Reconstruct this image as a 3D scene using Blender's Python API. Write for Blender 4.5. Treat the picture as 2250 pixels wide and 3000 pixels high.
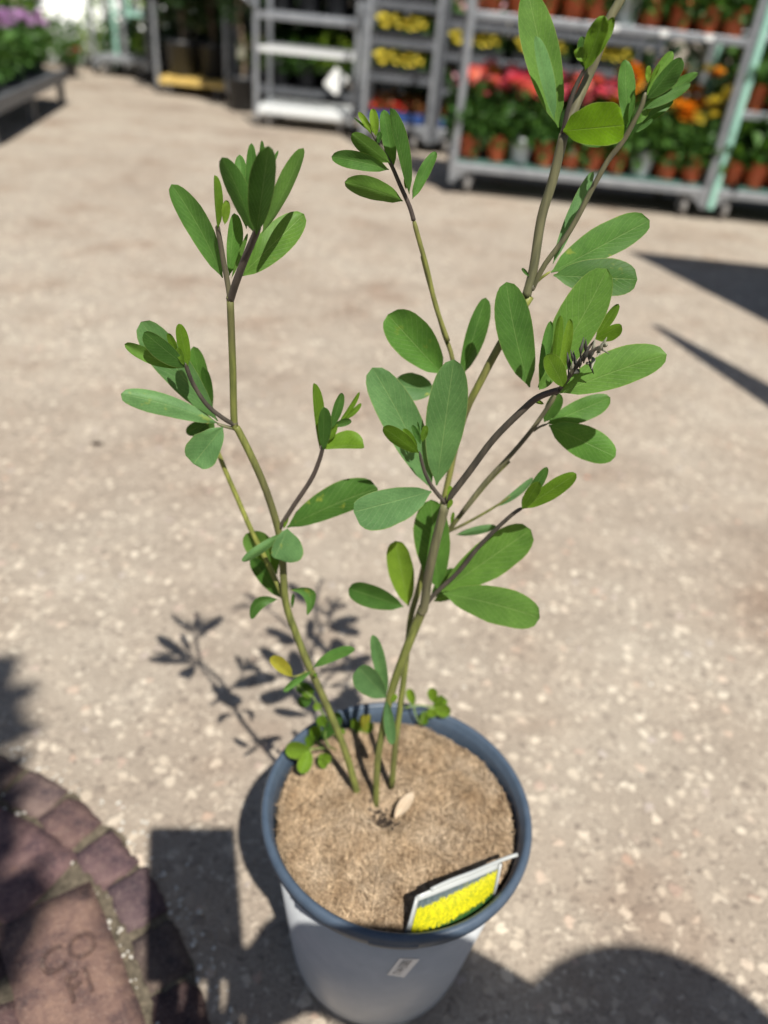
import bpy, bmesh, math, random
import numpy as np
from mathutils import Vector, Matrix, noise as mnoise
random.seed(7); rng = np.random.default_rng(7)
for o in list(bpy.data.objects): bpy.data.objects.remove(o)
sc = bpy.context.scene
COL = sc.collection
rad = math.radians

# ------------------------------------------------------------------ camera, sky, sun, exposure
FPX, PITCH, ROLL, H = 2253.0, 33.5, 6.0, 0.80          # photo is 2250 x 3000 px
SUN_EL, SUN_AZ = 58.0, 22.0                            # light travels forward and to the left
_p, _r = rad(PITCH), rad(ROLL)
FWD = Vector((0, math.cos(_p), -math.sin(_p)))
_d0 = Vector((0, -math.sin(_p), -math.cos(_p))); _x0 = Vector((1, 0, 0))
XI = math.cos(_r)*_x0 - math.sin(_r)*_d0               # image right
YI = math.sin(_r)*_x0 + math.cos(_r)*_d0               # image down
C = Vector((0, 0, H))
cam_d = bpy.data.cameras.new('camera'); cam = bpy.data.objects.new('camera', cam_d); COL.objects.link(cam)
cam.matrix_world = Matrix.Translation(C) @ Matrix((XI, -YI, -FWD)).transposed().to_4x4()
cam_d.sensor_fit = 'VERTICAL'; cam_d.sensor_height = 9.8; cam_d.lens = 9.8*FPX/3000
cam_d.clip_start = 0.01; cam_d.clip_end = 500
cam_d.dof.use_dof = True; cam_d.dof.focus_distance = 0.455; cam_d.dof.aperture_fstop = cam_d.lens/6.6
cam_d.dof.aperture_blades = 0
sc.camera = cam
sc.render.resolution_x, sc.render.resolution_y = 768, 1024

w = bpy.data.worlds.new('World'); sc.world = w; w.use_nodes = True
nt = w.node_tree; sky = nt.nodes.new('ShaderNodeTexSky'); sky.sky_type = 'NISHITA'; sky.sun_disc = False
sky.sun_elevation = rad(SUN_EL); sky.sun_rotation = rad(180 - SUN_AZ); sky.dust_density = 1.2; sky.air_density = 1.0
nt.links.new(sky.outputs[0], nt.nodes['Background'].inputs[0]); nt.nodes['Background'].inputs[1].default_value = 0.05
sun_d = bpy.data.lights.new('sun', 'SUN'); sun = bpy.data.objects.new('sun', sun_d); COL.objects.link(sun)
sun_d.energy = 5.0; sun_d.angle = rad(0.53); sun_d.color = (1.0, 0.95, 0.86)
SUNV = Vector((-math.sin(rad(SUN_AZ))*math.cos(rad(SUN_EL)), math.cos(rad(SUN_AZ))*math.cos(rad(SUN_EL)), -math.sin(rad(SUN_EL))))
sun.rotation_euler = SUNV.to_track_quat('-Z', 'Y').to_euler(); sun.location = (2, -3, 6)
vs = sc.view_settings; vs.view_transform = 'Standard'; vs.look = 'None'; vs.exposure = 0.4; vs.gamma = 1; vs.use_curve_mapping = False
sc.render.engine = 'CYCLES'

# ------------------------------------------------------------------ helpers
def ray(x, y): return XI*((x-1125)/FPX) + YI*((y-1500)/FPX) + FWD
def on_z(x, y, z=0.0):
    v = ray(x, y); return C + v*((z-H)/v.z)
def on_y(x, y, Y):
    v = ray(x, y); return C + v*(Y/v.y)
def link(name, me, parent=None, mats=()):
    o = bpy.data.objects.new(name, me); COL.objects.link(o)
    if parent is not None: o.parent = parent
    if me is not None and not me.materials:
        for m in (mats if isinstance(mats, (list, tuple)) else [mats]): me.materials.append(m)
    return o
def tag(o, label, cat=None, group=None, kind=None):
    if label: o['label'] = label
    if cat: o['category'] = cat
    if group: o['group'] = group
    if kind: o['kind'] = kind
    return o
def empty(name, loc=(0, 0, 0), rz=0.0):
    o = bpy.data.objects.new(name, None); COL.objects.link(o); o.location = loc; o.rotation_euler = (0, 0, rz)
    o.empty_display_size = 0.05; return o
def meshdata(name, V, F, smooth=False):
    me = bpy.data.meshes.new(name); me.from_pydata([tuple(v) for v in V], [], F); me.update()
    if smooth: me.polygons.foreach_set('use_smooth', [True]*len(me.polygons))
    return me
class MB:
    def __init__(s): s.V = []; s.F = []
    def add(s, V, F):
        n = len(s.V); s.V += [tuple(v) for v in V]; s.F += [tuple(i+n for i in f) for f in F]
    def box(s, x0, x1, y0, y1, z0, z1):
        s.add([(x0,y0,z0),(x1,y0,z0),(x1,y1,z0),(x0,y1,z0),(x0,y0,z1),(x1,y0,z1),(x1,y1,z1),(x0,y1,z1)],
              [(3,2,1,0),(4,5,6,7),(0,1,5,4),(1,2,6,5),(2,3,7,6),(3,0,4,7)])
    def tube(s, pts, radii, n=8, cap=True):
        pts = [Vector(p) for p in pts]; N = len(pts)
        t0 = (pts[1]-pts[0]).normalized(); ref = Vector((0,0,1)) if abs(t0.z) < .9 else Vector((1,0,0))
        u = t0.cross(ref).normalized(); V = []; F = []
        for i, p in enumerate(pts):
            t = (pts[min(i+1,N-1)]-pts[max(i-1,0)]).normalized()
            u = (u - t*u.dot(t)).normalized(); v = t.cross(u)
            r = radii[i] if isinstance(radii, (list, tuple)) else radii
            for k in range(n):
                a = 2*math.pi*k/n; V.append(p + u*(r*math.cos(a)) + v*(r*math.sin(a)))
        for i in range(N-1):
            for k in range(n):
                a = i*n+k; b = i*n+(k+1)%n; F.append((a, b, b+n, a+n))
        if cap: F.append(tuple(range(n-1,-1,-1))); F.append(tuple((N-1)*n+k for k in range(n)))
        s.add(V, F)
    def lathe(s, prof, n=48, c=(0,0,0)):
        V = []; F = []; m = len(prof)
        for k in range(n):
            a = 2*math.pi*k/n
            for r, z in prof: V.append((c[0]+r*math.cos(a), c[1]+r*math.sin(a), c[2]+z))
        for k in range(n):
            k2 = (k+1) % n
            for i in range(m-1): F.append((k*m+i, k2*m+i, k2*m+i+1, k*m+i+1))
        s.add(V, F)
    def build(s, name, mat, parent=None, smooth=False, bevel=0):
        me = meshdata(name, s.V, s.F, smooth); o = link(name, me, parent, mat)
        if bevel:
            b = o.modifiers.new('bevel', 'BEVEL'); b.width = bevel; b.segments = 2; b.limit_method = 'ANGLE'
        return o
def spline(pts, sub=5):
    P = [Vector(p) for p in pts]; out = []
    for i in range(len(P)-1):
        p0 = P[max(i-1,0)]; p1 = P[i]; p2 = P[i+1]; p3 = P[min(i+2,len(P)-1)]
        for k in range(sub):
            t = k/sub
            out.append(0.5*((2*p1)+(p2-p0)*t+(2*p0-5*p1+4*p2-p3)*t*t+(3*p1-p0-3*p2+p3)*t*t*t))
    out.append(P[-1]); return out

# ------------------------------------------------------------------ materials
def mat(name, col=(.5,.5,.5), rough=.6, metal=0.0, spec=.5):
    m = bpy.data.materials.new(name); m.use_nodes = True; b = m.node_tree.nodes['Principled BSDF']
    b.inputs['Base Color'].default_value = (*col, 1); b.inputs['Roughness'].default_value = rough
    b.inputs['Metallic'].default_value = metal; b.inputs['Specular IOR Level'].default_value = spec
    return m, m.node_tree, b
def N(nt, typ, **kw):
    n = nt.nodes.new(typ)
    for k, v in kw.items():
        if k.startswith('i_'):
            key = k[2:].replace('_', ' ')
            n.inputs[int(key) if key.isdigit() else key].default_value = v
        else: setattr(n, k, v)
    return n
def ramp(nt, fac, stops, interp='LINEAR'):
    r = nt.nodes.new('ShaderNodeValToRGB'); r.color_ramp.interpolation = interp
    e = r.color_ramp.elements
    while len(e) < len(stops): e.new(.5)
    for k, (p, c) in enumerate(stops):
        e[k].position = p; e[k].color = (*c, 1) if len(c) == 3 else c
    nt.links.new(fac, r.inputs[0]); return r.outputs[0]
def mixc(nt, fac, a, b, typ='MIX'):
    n = nt.nodes.new('ShaderNodeMix'); n.data_type = 'RGBA'; n.blend_type = typ
    for sock, v in ((n.inputs[0], fac), (n.inputs[6], a), (n.inputs[7], b)):
        if hasattr(v, 'is_output'): nt.links.new(v, sock)
        elif isinstance(v, (int, float)): sock.default_value = v
        else: sock.default_value = (*v, 1) if len(v) == 3 else v
    return n.outputs[2]
def mth(nt, op, a, b=None, c=None):
    n = nt.nodes.new('ShaderNodeMath'); n.operation = op
    for k, v in enumerate((a, b, c)):
        if v is None: continue
        if hasattr(v, 'is_output'): nt.links.new(v, n.inputs[k])
        else: n.inputs[k].default_value = v
    return n.outputs[0]
def bump(nt, b, h, strength=.5, dist=.01):
    n = nt.nodes.new('ShaderNodeBump'); n.inputs['Strength'].default_value = strength; n.inputs['Distance'].default_value = dist
    nt.links.new(h, n.inputs['Height']); nt.links.new(n.outputs[0], b.inputs['Normal'])
def noisy(name, c1, c2, scale=20, rough=.7, metal=0., bumpd=0., detail=5, spec=.4):
    m, t, b = mat(name, c1, rough, metal, spec)
    tc = N(t, 'ShaderNodeTexCoord'); n = N(t, 'ShaderNodeTexNoise', i_Scale=scale, i_Detail=detail, i_Roughness=.6)
    t.links.new(tc.outputs['Object'], n.inputs['Vector'])
    t.links.new(ramp(t, n.outputs[0], [(.3, c1), (.7, c2)]), b.inputs['Base Color'])
    if bumpd: bump(t, b, n.outputs[0], .6, bumpd)
    return m

def ground_material():
    m, t, b = mat('exposed_aggregate_concrete', (.3,.27,.24), .9, 0, .2)
    tc = N(t, 'ShaderNodeTexCoord'); co = tc.outputs['Object']
    wn = N(t, 'ShaderNodeTexNoise', i_Scale=90., i_Detail=1.); t.links.new(co, wn.inputs['Vector'])
    wv = N(t, 'ShaderNodeVectorMath', operation='MULTIPLY_ADD'); t.links.new(wn.outputs['Color'], wv.inputs[0]); wv.inputs[1].default_value = (.016,.016,0); t.links.new(co, wv.inputs[2])
    big = N(t, 'ShaderNodeTexNoise', i_Scale=1.3, i_Detail=4., i_Roughness=.62); t.links.new(co, big.inputs['Vector'])
    mid = N(t, 'ShaderNodeTexNoise', i_Scale=9., i_Detail=3., i_Roughness=.7); t.links.new(co, mid.inputs['Vector'])
    fin = N(t, 'ShaderNodeTexNoise', i_Scale=260., i_Detail=2., i_Roughness=.7); t.links.new(co, fin.inputs['Vector'])
    def chips(scale, lo, hi):
        v = N(t, 'ShaderNodeTexVoronoi', i_Scale=scale, i_Randomness=1.); t.links.new(wv.outputs[0], v.inputs['Vector'])
        sep = N(t, 'ShaderNodeSeparateColor'); t.links.new(v.outputs['Color'], sep.inputs[0])
        mr = N(t, 'ShaderNodeMapRange', i_1=hi, i_2=lo); t.links.new(v.outputs['Distance'], mr.inputs[0])
        return sep.outputs, mr.outputs[0], v
    s1, e1, v1 = chips(66., .34, .52)
    s2, e2, v2 = chips(150., .32, .55)
    matrix = ramp(t, mid.outputs[0], [(.25, (.19,.168,.15)), (.5, (.27,.243,.216)), (.75, (.37,.338,.302))])
    matrix = mixc(t, .5, matrix, ramp(t, fin.outputs[0], [(.3, (.15,.135,.115)), (.7, (.40,.365,.315))]))
    c2 = ramp(t, s2[1], [(0,(.16,.14,.125)), (.45,(.27,.243,.212)), (.7,(.37,.338,.295)), (1,(.46,.43,.38))])
    k2 = mth(t, 'MULTIPLY', e2, mth(t, 'GREATER_THAN', s2[0], .45))
    colr = mixc(t, k2, matrix, c2)
    c1 = ramp(t, s1[1], [(0,(.2,.178,.158)), (.3,(.31,.28,.245)), (.6,(.40,.365,.315)), (.85,(.5,.468,.41)), (.93,(.36,.28,.235)), (1,(.34,.32,.31))])
    k1 = mth(t, 'MULTIPLY', e1, mth(t, 'GREATER_THAN', s1[0], .52))
    colr = mixc(t, k1, colr, c1)
    stain = ramp(t, big.outputs[0], [(.3,(.84,.745,.685)), (.41,(1.2,1.14,1.07)), (.6,(1.36,1.325,1.26)), (.75,(1.08,1.01,.94))])
    colr = mixc(t, 1., colr, stain, 'MULTIPLY')
    bl = N(t, 'ShaderNodeTexNoise', i_Scale=3.4, i_Detail=3., i_Roughness=.6); t.links.new(co, bl.inputs['Vector'])
    colr = mixc(t, 1., colr, ramp(t, bl.outputs[0], [(.3,(.74,.66,.62)), (.42,(.92,.89,.87)), (.62,(.97,.965,.96))]), 'MULTIPLY')
    t.links.new(colr, b.inputs['Base Color'])
    hgt = mth(t, 'ADD', mth(t, 'MULTIPLY', k1, .7), mth(t, 'ADD', mth(t, 'MULTIPLY', k2, .35), mth(t, 'MULTIPLY', fin.outputs[0], .8)))
    bump(t, b, hgt, .55, .0035)
    return m

def leaf_material():
    m, t, b = mat('leaf_blade', (.1,.25,.08), .5, 0, .22)
    oi = N(t, 'ShaderNodeObjectInfo'); uv = N(t, 'ShaderNodeUVMap'); sep = N(t, 'ShaderNodeSeparateXYZ')
    t.links.new(uv.outputs[0], sep.inputs[0])
    u = mth(t, 'ABSOLUTE', mth(t, 'SUBTRACT', sep.outputs[0], .5))              # 0 at the midrib, .5 at the margin
    rib = N(t, 'ShaderNodeMapRange', i_1=.02, i_2=.006); t.links.new(u, rib.inputs[0])
    # side veins rise towards the margin
    ph = mth(t, 'SUBTRACT', mth(t, 'MULTIPLY', sep.outputs[1], 11.), mth(t, 'MULTIPLY', u, 7.))
    vein = N(t, 'ShaderNodeMapRange', i_1=.42, i_2=.5); t.links.new(mth(t, 'ABSOLUTE', mth(t, 'SUBTRACT', mth(t, 'FRACT', ph), .5)), vein.inputs[0])
    tc = N(t, 'ShaderNodeTexCoord'); n = N(t, 'ShaderNodeTexNoise', i_Scale=45., i_Detail=5., i_Roughness=.6); t.links.new(tc.outputs['Object'], n.inputs['Vector'])
    n2 = N(t, 'ShaderNodeTexNoise', i_Scale=900., i_Detail=2.); t.links.new(tc.outputs['Object'], n2.inputs['Vector'])
    col = mixc(t, 1., oi.outputs['Color'], ramp(t, n.outputs[0], [(.3,(.72,.76,.74)), (.7,(1.22,1.17,1.2))]), 'MULTIPLY')
    col = mixc(t, .25, col, mixc(t, 1., col, ramp(t, n2.outputs[0], [(.35,(.7,.7,.7)), (.65,(1.3,1.3,1.3))]), 'MULTIPLY'))
    col = mixc(t, mth(t, 'MULTIPLY', vein.outputs[0], .11), col, (.42,.52,.28))
    col = mixc(t, mth(t, 'MULTIPLY', rib.outputs[0], .2), col, (.34,.46,.18))
    edge = N(t, 'ShaderNodeMapRange', i_1=.478, i_2=.496); t.links.new(u, edge.inputs[0])
    col = mixc(t, mth(t, 'MULTIPLY', edge.outputs[0], .35), col, (.42,.42,.16))
    # yellow blemishes, more on objects with a larger pass alpha
    sp = N(t, 'ShaderNodeTexNoise', i_Scale=110., i_Detail=3.); t.links.new(tc.outputs['Object'], sp.inputs['Vector'])
    spm = N(t, 'ShaderNodeMapRange', i_1=.63, i_2=.72); t.links.new(sp.outputs[0], spm.inputs[0])
    col = mixc(t, mth(t, 'MULTIPLY', spm.outputs[0], mth(t, 'SUBTRACT', 1.0, oi.outputs['Alpha'])), col, (.42,.42,.05))
    t.links.new(col, b.inputs['Base Color'])
    tr = N(t, 'ShaderNodeBsdfTranslucent'); t.links.new(mixc(t, 1., col, (1.5,1.35,.35), 'MULTIPLY'), tr.inputs[0])
    mx = N(t, 'ShaderNodeMixShader', i_0=.3); t.links.new(b.outputs[0], mx.inputs[1]); t.links.new(tr.outputs[0], mx.inputs[2])
    t.links.new(mx.outputs[0], t.nodes['Material Output'].inputs[0])
    bump(t, b, mth(t, 'ADD', mth(t, 'MULTIPLY', vein.outputs[0], -.5), mth(t, 'MULTIPLY', rib.outputs[0], -.9)), .35, .0006)
    return m
def stem_material():
    m, t, b = mat('stem_bark', (.1,.12,.05), .5, 0, .35)
    oi = N(t, 'ShaderNodeObjectInfo'); tc = N(t, 'ShaderNodeTexCoord')
    mp = N(t, 'ShaderNodeMapping'); mp.inputs['Scale'].default_value = (1,1,.12); t.links.new(tc.outputs['Object'], mp.inputs[0])
    n = N(t, 'ShaderNodeTexNoise', i_Scale=300., i_Detail=4.); t.links.new(mp.outputs[0], n.inputs['Vector'])
    big = N(t, 'ShaderNodeTexNoise', i_Scale=14., i_Detail=3.); t.links.new(tc.outputs['Object'], big.inputs['Vector'])
    c = mixc(t, 1., oi.outputs['Color'], ramp(t, n.outputs[0], [(.3,(.6,.62,.65)), (.7,(1.3,1.25,1.2))]), 'MULTIPLY')
    c = mixc(t, ramp(t, big.outputs[0], [(.45,(0,0,0)), (.65,(.6,.6,.6))]), c, (.075,.052,.05))
    t.links.new(c, b.inputs['Base Color']); bump(t, b, n.outputs[0], .3, .0004)
    return m
def foliage_material(name, c1, c2, transl=.3):
    m, t, b = mat(name, c1, .5, 0, .4)
    g = N(t, 'ShaderNodeNewGeometry'); oi = N(t, 'ShaderNodeObjectInfo')
    col = ramp(t, g.outputs['Random Per Island'], [(0, c1), (1, c2)])
    col = mixc(t, 1., col, ramp(t, oi.outputs['Random'], [(0,(.75,.8,.75)), (1,(1.25,1.15,1.1))]), 'MULTIPLY')
    t.links.new(col, b.inputs['Base Color'])
    tr = N(t, 'ShaderNodeBsdfTranslucent'); t.links.new(mixc(t, 1., col, (1.4,1.3,.5), 'MULTIPLY'), tr.inputs[0])
    mx = N(t, 'ShaderNodeMixShader', i_0=transl); t.links.new(b.outputs[0], mx.inputs[1]); t.links.new(tr.outputs[0], mx.inputs[2])
    t.links.new(mx.outputs[0], t.nodes['Material Output'].inputs[0]); return m
def petal_material(name, cin, cout, r0=.006, r1=.03):
    m, t, b = mat(name, cout, .55, 0, .3)
    tc = N(t, 'ShaderNodeTexCoord'); uv = N(t, 'ShaderNodeUVMap'); sp = N(t, 'ShaderNodeSeparateXYZ'); t.links.new(uv.outputs[0], sp.inputs[0])
    g = N(t, 'ShaderNodeNewGeometry')
    col = ramp(t, sp.outputs[0], [(.1, cin), (.75, cout)])
    col = mixc(t, 1., col, ramp(t, g.outputs['Random Per Island'], [(0,(.8,.8,.8)), (1,(1.15,1.1,1.1))]), 'MULTIPLY')
    t.links.new(col, b.inputs['Base Color'])
    tr = N(t, 'ShaderNodeBsdfTranslucent'); t.links.new(col, tr.inputs[0])
    mx = N(t, 'ShaderNodeMixShader', i_0=.25); t.links.new(b.outputs[0], mx.inputs[1]); t.links.new(tr.outputs[0], mx.inputs[2])
    t.links.new(mx.outputs[0], t.nodes['Material Output'].inputs[0]); return m
def coir_material(name, island=False):
    m, t, b = mat(name, (.4,.28,.17), .95, 0, .1)
    tc = N(t, 'ShaderNodeTexCoord')
    n = N(t, 'ShaderNodeTexNoise', i_Scale=28., i_Detail=6., i_Roughness=.65); t.links.new(tc.outputs['Object'], n.inputs['Vector'])
    mp = N(t, 'ShaderNodeMapping'); mp.inputs['Scale'].default_value = (1,.22,1); mp.inputs['Rotation'].default_value = (0,0,.7); t.links.new(tc.outputs['Object'], mp.inputs[0])
    f = N(t, 'ShaderNodeTexNoise', i_Scale=330., i_Detail=5., i_Roughness=.72, i_Distortion=1.6); t.links.new(mp.outputs[0], f.inputs['Vector'])
    c = ramp(t, n.outputs[0], [(.3,(.40,.275,.165)), (.5,(.53,.40,.27)), (.7,(.62,.50,.37))])
    if island:
        g = N(t, 'ShaderNodeNewGeometry'); c = mixc(t, 1., c, ramp(t, g.outputs['Random Per Island'], [(0,(.45,.4,.35)), (.5,(1.05,1.02,1)), (1,(1.55,1.55,1.5))]), 'MULTIPLY')
    else: c = mixc(t, 1., c, ramp(t, f.outputs[0], [(.3,(.36,.33,.3)), (.5,(.95,.93,.9)), (.7,(1.35,1.33,1.3))]), 'MULTIPLY')
    t.links.new(c, b.inputs['Base Color']); bump(t, b, f.outputs[0], 1., .004); return m
def brick_material():
    m, t, b = mat('old_brick', (.3,.17,.12), .9, 0, .2)
    tc = N(t, 'ShaderNodeTexCoord'); oi = N(t, 'ShaderNodeObjectInfo')
    n = N(t, 'ShaderNodeTexNoise', i_Scale=30., i_Detail=8., i_Roughness=.78); t.links.new(tc.outputs['Object'], n.inputs['Vector'])
    f = N(t, 'ShaderNodeTexNoise', i_Scale=330., i_Detail=4., i_Roughness=.7); t.links.new(tc.outputs['Object'], f.inputs['Vector'])
    c = ramp(t, n.outputs[0], [(.3,(.035,.028,.034)), (.4,(.085,.06,.06)), (.5,(.15,.102,.09)), (.62,(.215,.15,.122)), (.75,(.31,.2,.13))])
    c = mixc(t, 1., c, oi.outputs['Color'], 'MULTIPLY')
    c = mixc(t, ramp(t, f.outputs[0], [(.55,(0,0,0)), (.75,(.5,.5,.5))]), c, (.40,.32,.27))
    t.links.new(c, b.inputs['Base Color']); bump(t, b, mth(t,'ADD',f.outputs[0],n.outputs[0]), .8, .003); return m
def tag_material():
    m, t, b = mat('printed_plant_label', (.6,.5,.1), .25, 0, .5)
    uv = N(t, 'ShaderNodeUVMap'); sp = N(t, 'ShaderNodeSeparateXYZ'); t.links.new(uv.outputs[0], sp.inputs[0])
    mp = N(t, 'ShaderNodeMapping'); mp.inputs['Scale'].default_value = (1.6,.8,1); mp.inputs['Rotation'].default_value = (0,0,.35); t.links.new(uv.outputs[0], mp.inputs[0])
    n = N(t, 'ShaderNodeTexNoise', i_Scale=7., i_Detail=8., i_Roughness=.8); t.links.new(mp.outputs[0], n.inputs['Vector'])
    n3 = N(t, 'ShaderNodeTexNoise', i_Scale=26., i_Detail=5., i_Roughness=.8); t.links.new(mp.outputs[0], n3.inputs['Vector'])
    yel = ramp(t, mth(t,'ADD',mth(t,'MULTIPLY',n3.outputs[0],.6),mth(t,'MULTIPLY',n.outputs[0],.4)), [(.38,(.05,.12,.02)), (.46,(.3,.34,.02)), (.52,(.62,.56,.012)), (.6,(.85,.74,.02))])
    lim = mth(t, 'ADD', mth(t, 'ADD', sp.outputs[1], mth(t, 'MULTIPLY', sp.outputs[0], -.1)), mth(t, 'MULTIPLY', mth(t,'SUBTRACT',n.outputs[0],.5), .7))
    bg = ramp(t, n.outputs[0], [(.35,(.05,.075,.08)), (.7,(.16,.2,.21))])
    c = mixc(t, mth(t, 'LESS_THAN', lim, .78), bg, yel)
    c = mixc(t, mth(t, 'LESS_THAN', lim, .12), c, (.03,.09,.025))
    t.links.new(c, b.inputs['Base Color']); return m

M = {}
M['ground'] = ground_material(); M['leaf'] = leaf_material(); M['stem'] = stem_material()
M['coir'] = coir_material('coir_mat'); M['fibre'] = coir_material('coir_fibre', True); M['brick'] = brick_material(); M['tagprint'] = tag_material()
M['potwhite'] = noisy('white_pot_plastic', (.44,.465,.49), (.5,.52,.545), 60, .38, 0, .0003)
M['potrim'] = noisy('slate_blue_pot_plastic', (.052,.077,.115), (.07,.098,.14), 90, .42, 0, .0003)
M['black'] = noisy('black_nursery_plastic', (.018,.019,.022), (.03,.032,.036), 40, .45)
M['terra'] = noisy('orange_pot_plastic', (.52,.105,.035), (.6,.135,.05), 30, .5)
M['palepot'] = noisy('pale_grey_pot_plastic', (.5,.55,.58), (.6,.64,.66), 30, .5)
M['steel'] = noisy('galvanised_steel', (.26,.28,.31), (.42,.44,.47), 18, .42, .55)
M['steeldark'] = noisy('dull_steel', (.10,.11,.125), (.17,.18,.2), 18, .5, .4)
M['mint'] = noisy('mint_painted_steel', (.30,.56,.47), (.38,.64,.54), 15, .4)
M['greenboard'] = noisy('green_coated_plywood', (.045,.12,.095), (.09,.19,.15), 8, .6)
M['greyboard'] = noisy('grey_shelf_board', (.2,.215,.23), (.32,.33,.34), 10, .55)
M['yellowboard'] = noisy('varnished_yellow_board', (.55,.38,.1), (.68,.5,.18), 10, .45)
M['whitewire'] = noisy('bright_wire', (.62,.65,.66), (.8,.82,.82), 60, .35, .1)
M['rubber'] = noisy('grey_rubber', (.2,.19,.185), (.3,.29,.28), 25, .7)
M['tagwhite'] = noisy('milky_label_plastic', (.36,.38,.38), (.44,.46,.45), 30, .3)
M['white'] = noisy('white_plastic_card', (.76,.78,.77), (.84,.85,.84), 30, .4)
M['fleece'] = noisy('white_fleece', (.8,.82,.83), (.9,.9,.9), 5, .8)
M['soil'] = noisy('dark_soil', (.02,.014,.01), (.06,.042,.03), 60, .95, 0, .003)
M['bluecrate'] = noisy('blue_tray_plastic', (.02,.055,.2), (.035,.09,.3), 20, .45)
M['wood'] = noisy('grey_bark', (.13,.095,.065), (.26,.2,.14), 25, .9, 0, .004)
M['pebble'] = noisy('pale_pebble', (.4,.37,.32), (.66,.63,.57), 60, .7)
M['dryleaf'] = noisy('dry_brown_leaf', (.36,.27,.18), (.52,.42,.31), 70, .8, 0, .0005)
M['bud'] = noisy('dark_purple_buds', (.02,.02,.022), (.075,.075,.06), 200, .6)
M['budpale'] = noisy('grey_green_bud_tips', (.17,.17,.13), (.3,.3,.22), 200, .7)
M['ink'] = mat('dark_print', (.09,.1,.12), .5)[0]
M['sticker'] = noisy('pale_sticker', (.78,.8,.82), (.84,.85,.86), 60, .5)
M['joint'] = noisy('sandy_joint', (.045,.038,.026), (.17,.14,.10), 140, .95, 0, .006)
M['fol_dark'] = foliage_material('dark_evergreen_foliage', (.008,.026,.008), (.03,.07,.018), .15)
M['fol_mid'] = foliage_material('mid_green_foliage', (.03,.09,.018), (.085,.2,.04))
M['fol_lime'] = foliage_material('lime_green_foliage', (.10,.2,.02), (.24,.36,.05))
M['fol_red'] = foliage_material('red_brown_foliage', (.12,.07,.02), (.3,.12,.04))
M['pet_coral'] = petal_material('coral_pink_petals', (.98,.74,.34), (.9,.2,.2))
M['pet_magenta'] = petal_material('pink_petals', (.95,.6,.4), (.85,.13,.25))
M['pet_orange'] = petal_material('orange_petals', (.8,.2,.02), (.9,.45,.03))
M['pet_yellow'] = petal_material('yellow_petals', (.8,.6,.03), (.8,.73,.12))
M['pet_lilac'] = petal_material('lilac_petals', (.6,.4,.55), (.52,.30,.58))
M['pet_pink'] = petal_material('pale_pink_petals', (.7,.4,.45), (.66,.34,.40))
M['pet_red'] = petal_material('red_petals', (.6,.02,.02), (.7,.015,.02))
# ------------------------------------------------------------------ ground and brick edging
me = meshdata('ground', [(-120,-60,0),(120,-60,0),(120,180,0),(-120,180,0)], [(0,1,2,3)])
tag(link('ground', me, None, M['ground']), None, kind='structure')

BC = Vector((-.577,.083,0))                            # centre of the round brick edging
def pol(r, phi, z=0.0): return Vector((r*math.cos(rad(phi)), r*math.sin(rad(phi)), z))
def brick_mesh(lx, ly, h, seed):
    nx, ny = 8, 5; V = []; F = []; R = random.Random(seed)
    for j in range(ny+1):
        for i in range(nx+1):
            u = i/nx*2-1; v = j/ny*2-1
            ed = max(abs(u)**10, abs(v)**8)
            q = mnoise.noise(Vector((u*2.1+seed*3.1, v*2.1, seed)))
            wob = .005*mnoise.noise(Vector((u*3, v*3, seed*7.7)))
            V.append((u*lx/2*(1-.03*ed*abs(v))+wob, v*ly/2*(1-.05*ed*abs(u))-wob, h - (.0035+.0025*abs(q))*ed + .0032*q*(1-ed)))
    n = len(V); ring = [i for i in range(nx+1)]+[nx+(nx+1)*j for j in range(1,ny+1)]+[(nx+1)*ny+i for i in range(nx-1,-1,-1)]+[(nx+1)*j for j in range(ny-1,0,-1)]
    for j in range(ny):
        for i in range(nx):
            a = j*(nx+1)+i; F.append((a, a+1, a+nx+2, a+nx+1))
    for k in ring: V.append((V[k][0]*1.01, V[k][1]*1.01, -.02))
    for k in range(len(ring)):
        k2 = (k+1) % len(ring); F.append((ring[k2], ring[k], n+k, n+k2))
    return meshdata('brick', V, F, True)
edging = empty('brick_edging', BC)
tag(edging, 'worn reddish brown ring of brick edging set into the concrete beside the pot', 'brick edging')
mb = MB(); V = [(0,0,.003)]; n = 160
for k in range(n):
    a = 360*k/n; V.append(tuple(pol(.522+.012*mnoise.noise(Vector((a*.22, 1, 3)))+.006*mnoise.noise(Vector((a*.9, 4, 3))), a, .0025)))
mb.add(V, [(0, 1+k, 1+(k+1) % n) for k in range(n)]); mb.build('sand_bed', M['joint'], edging)
small = [brick_mesh(.057,.045,.008,k) for k in range(4)]; large = [brick_mesh(.196,.096,.009,10+k) for k in range(4)]
inner = [brick_mesh(.145,.096,.008,20+k) for k in range(3)]
for me_ in small+large+inner: me_.materials.append(M['brick'])
def put_brick(me, r, phi):
    o = link('brick', me, edging); R = random.Random(int(r*1000)*1000+int(phi*10))
    o.location = pol(r+R.uniform(-.003,.005), phi+R.uniform(-.25,.25), R.uniform(-.002,.0025))
    o.rotation_euler = (R.uniform(-.02,.02), R.uniform(-.02,.02), rad(phi-90)+R.uniform(-.07,.07))
    k = R.uniform(.6,1.1); o.color = (k*R.uniform(.9,1.1), k*R.uniform(.9,1.05), k*R.uniform(.85,1.15), 1); return o
d1 = math.degrees(.0635/.5)
for k in range(-24, 25): put_brick(small[k % 4], .5, 43.5+d1*k)
d2 = math.degrees(.203/.428)
for k in range(-6, 7):
    o = put_brick(large[k % 4], .423, 37.7+d2*k)
    if k == 0: stamped = o; o.rotation_euler = (0, 0, rad(37.7-90)); o.location.z = .0005; o.color = (1.25,1.15,1.1,1)
d3 = math.degrees(.148/.325)
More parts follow.
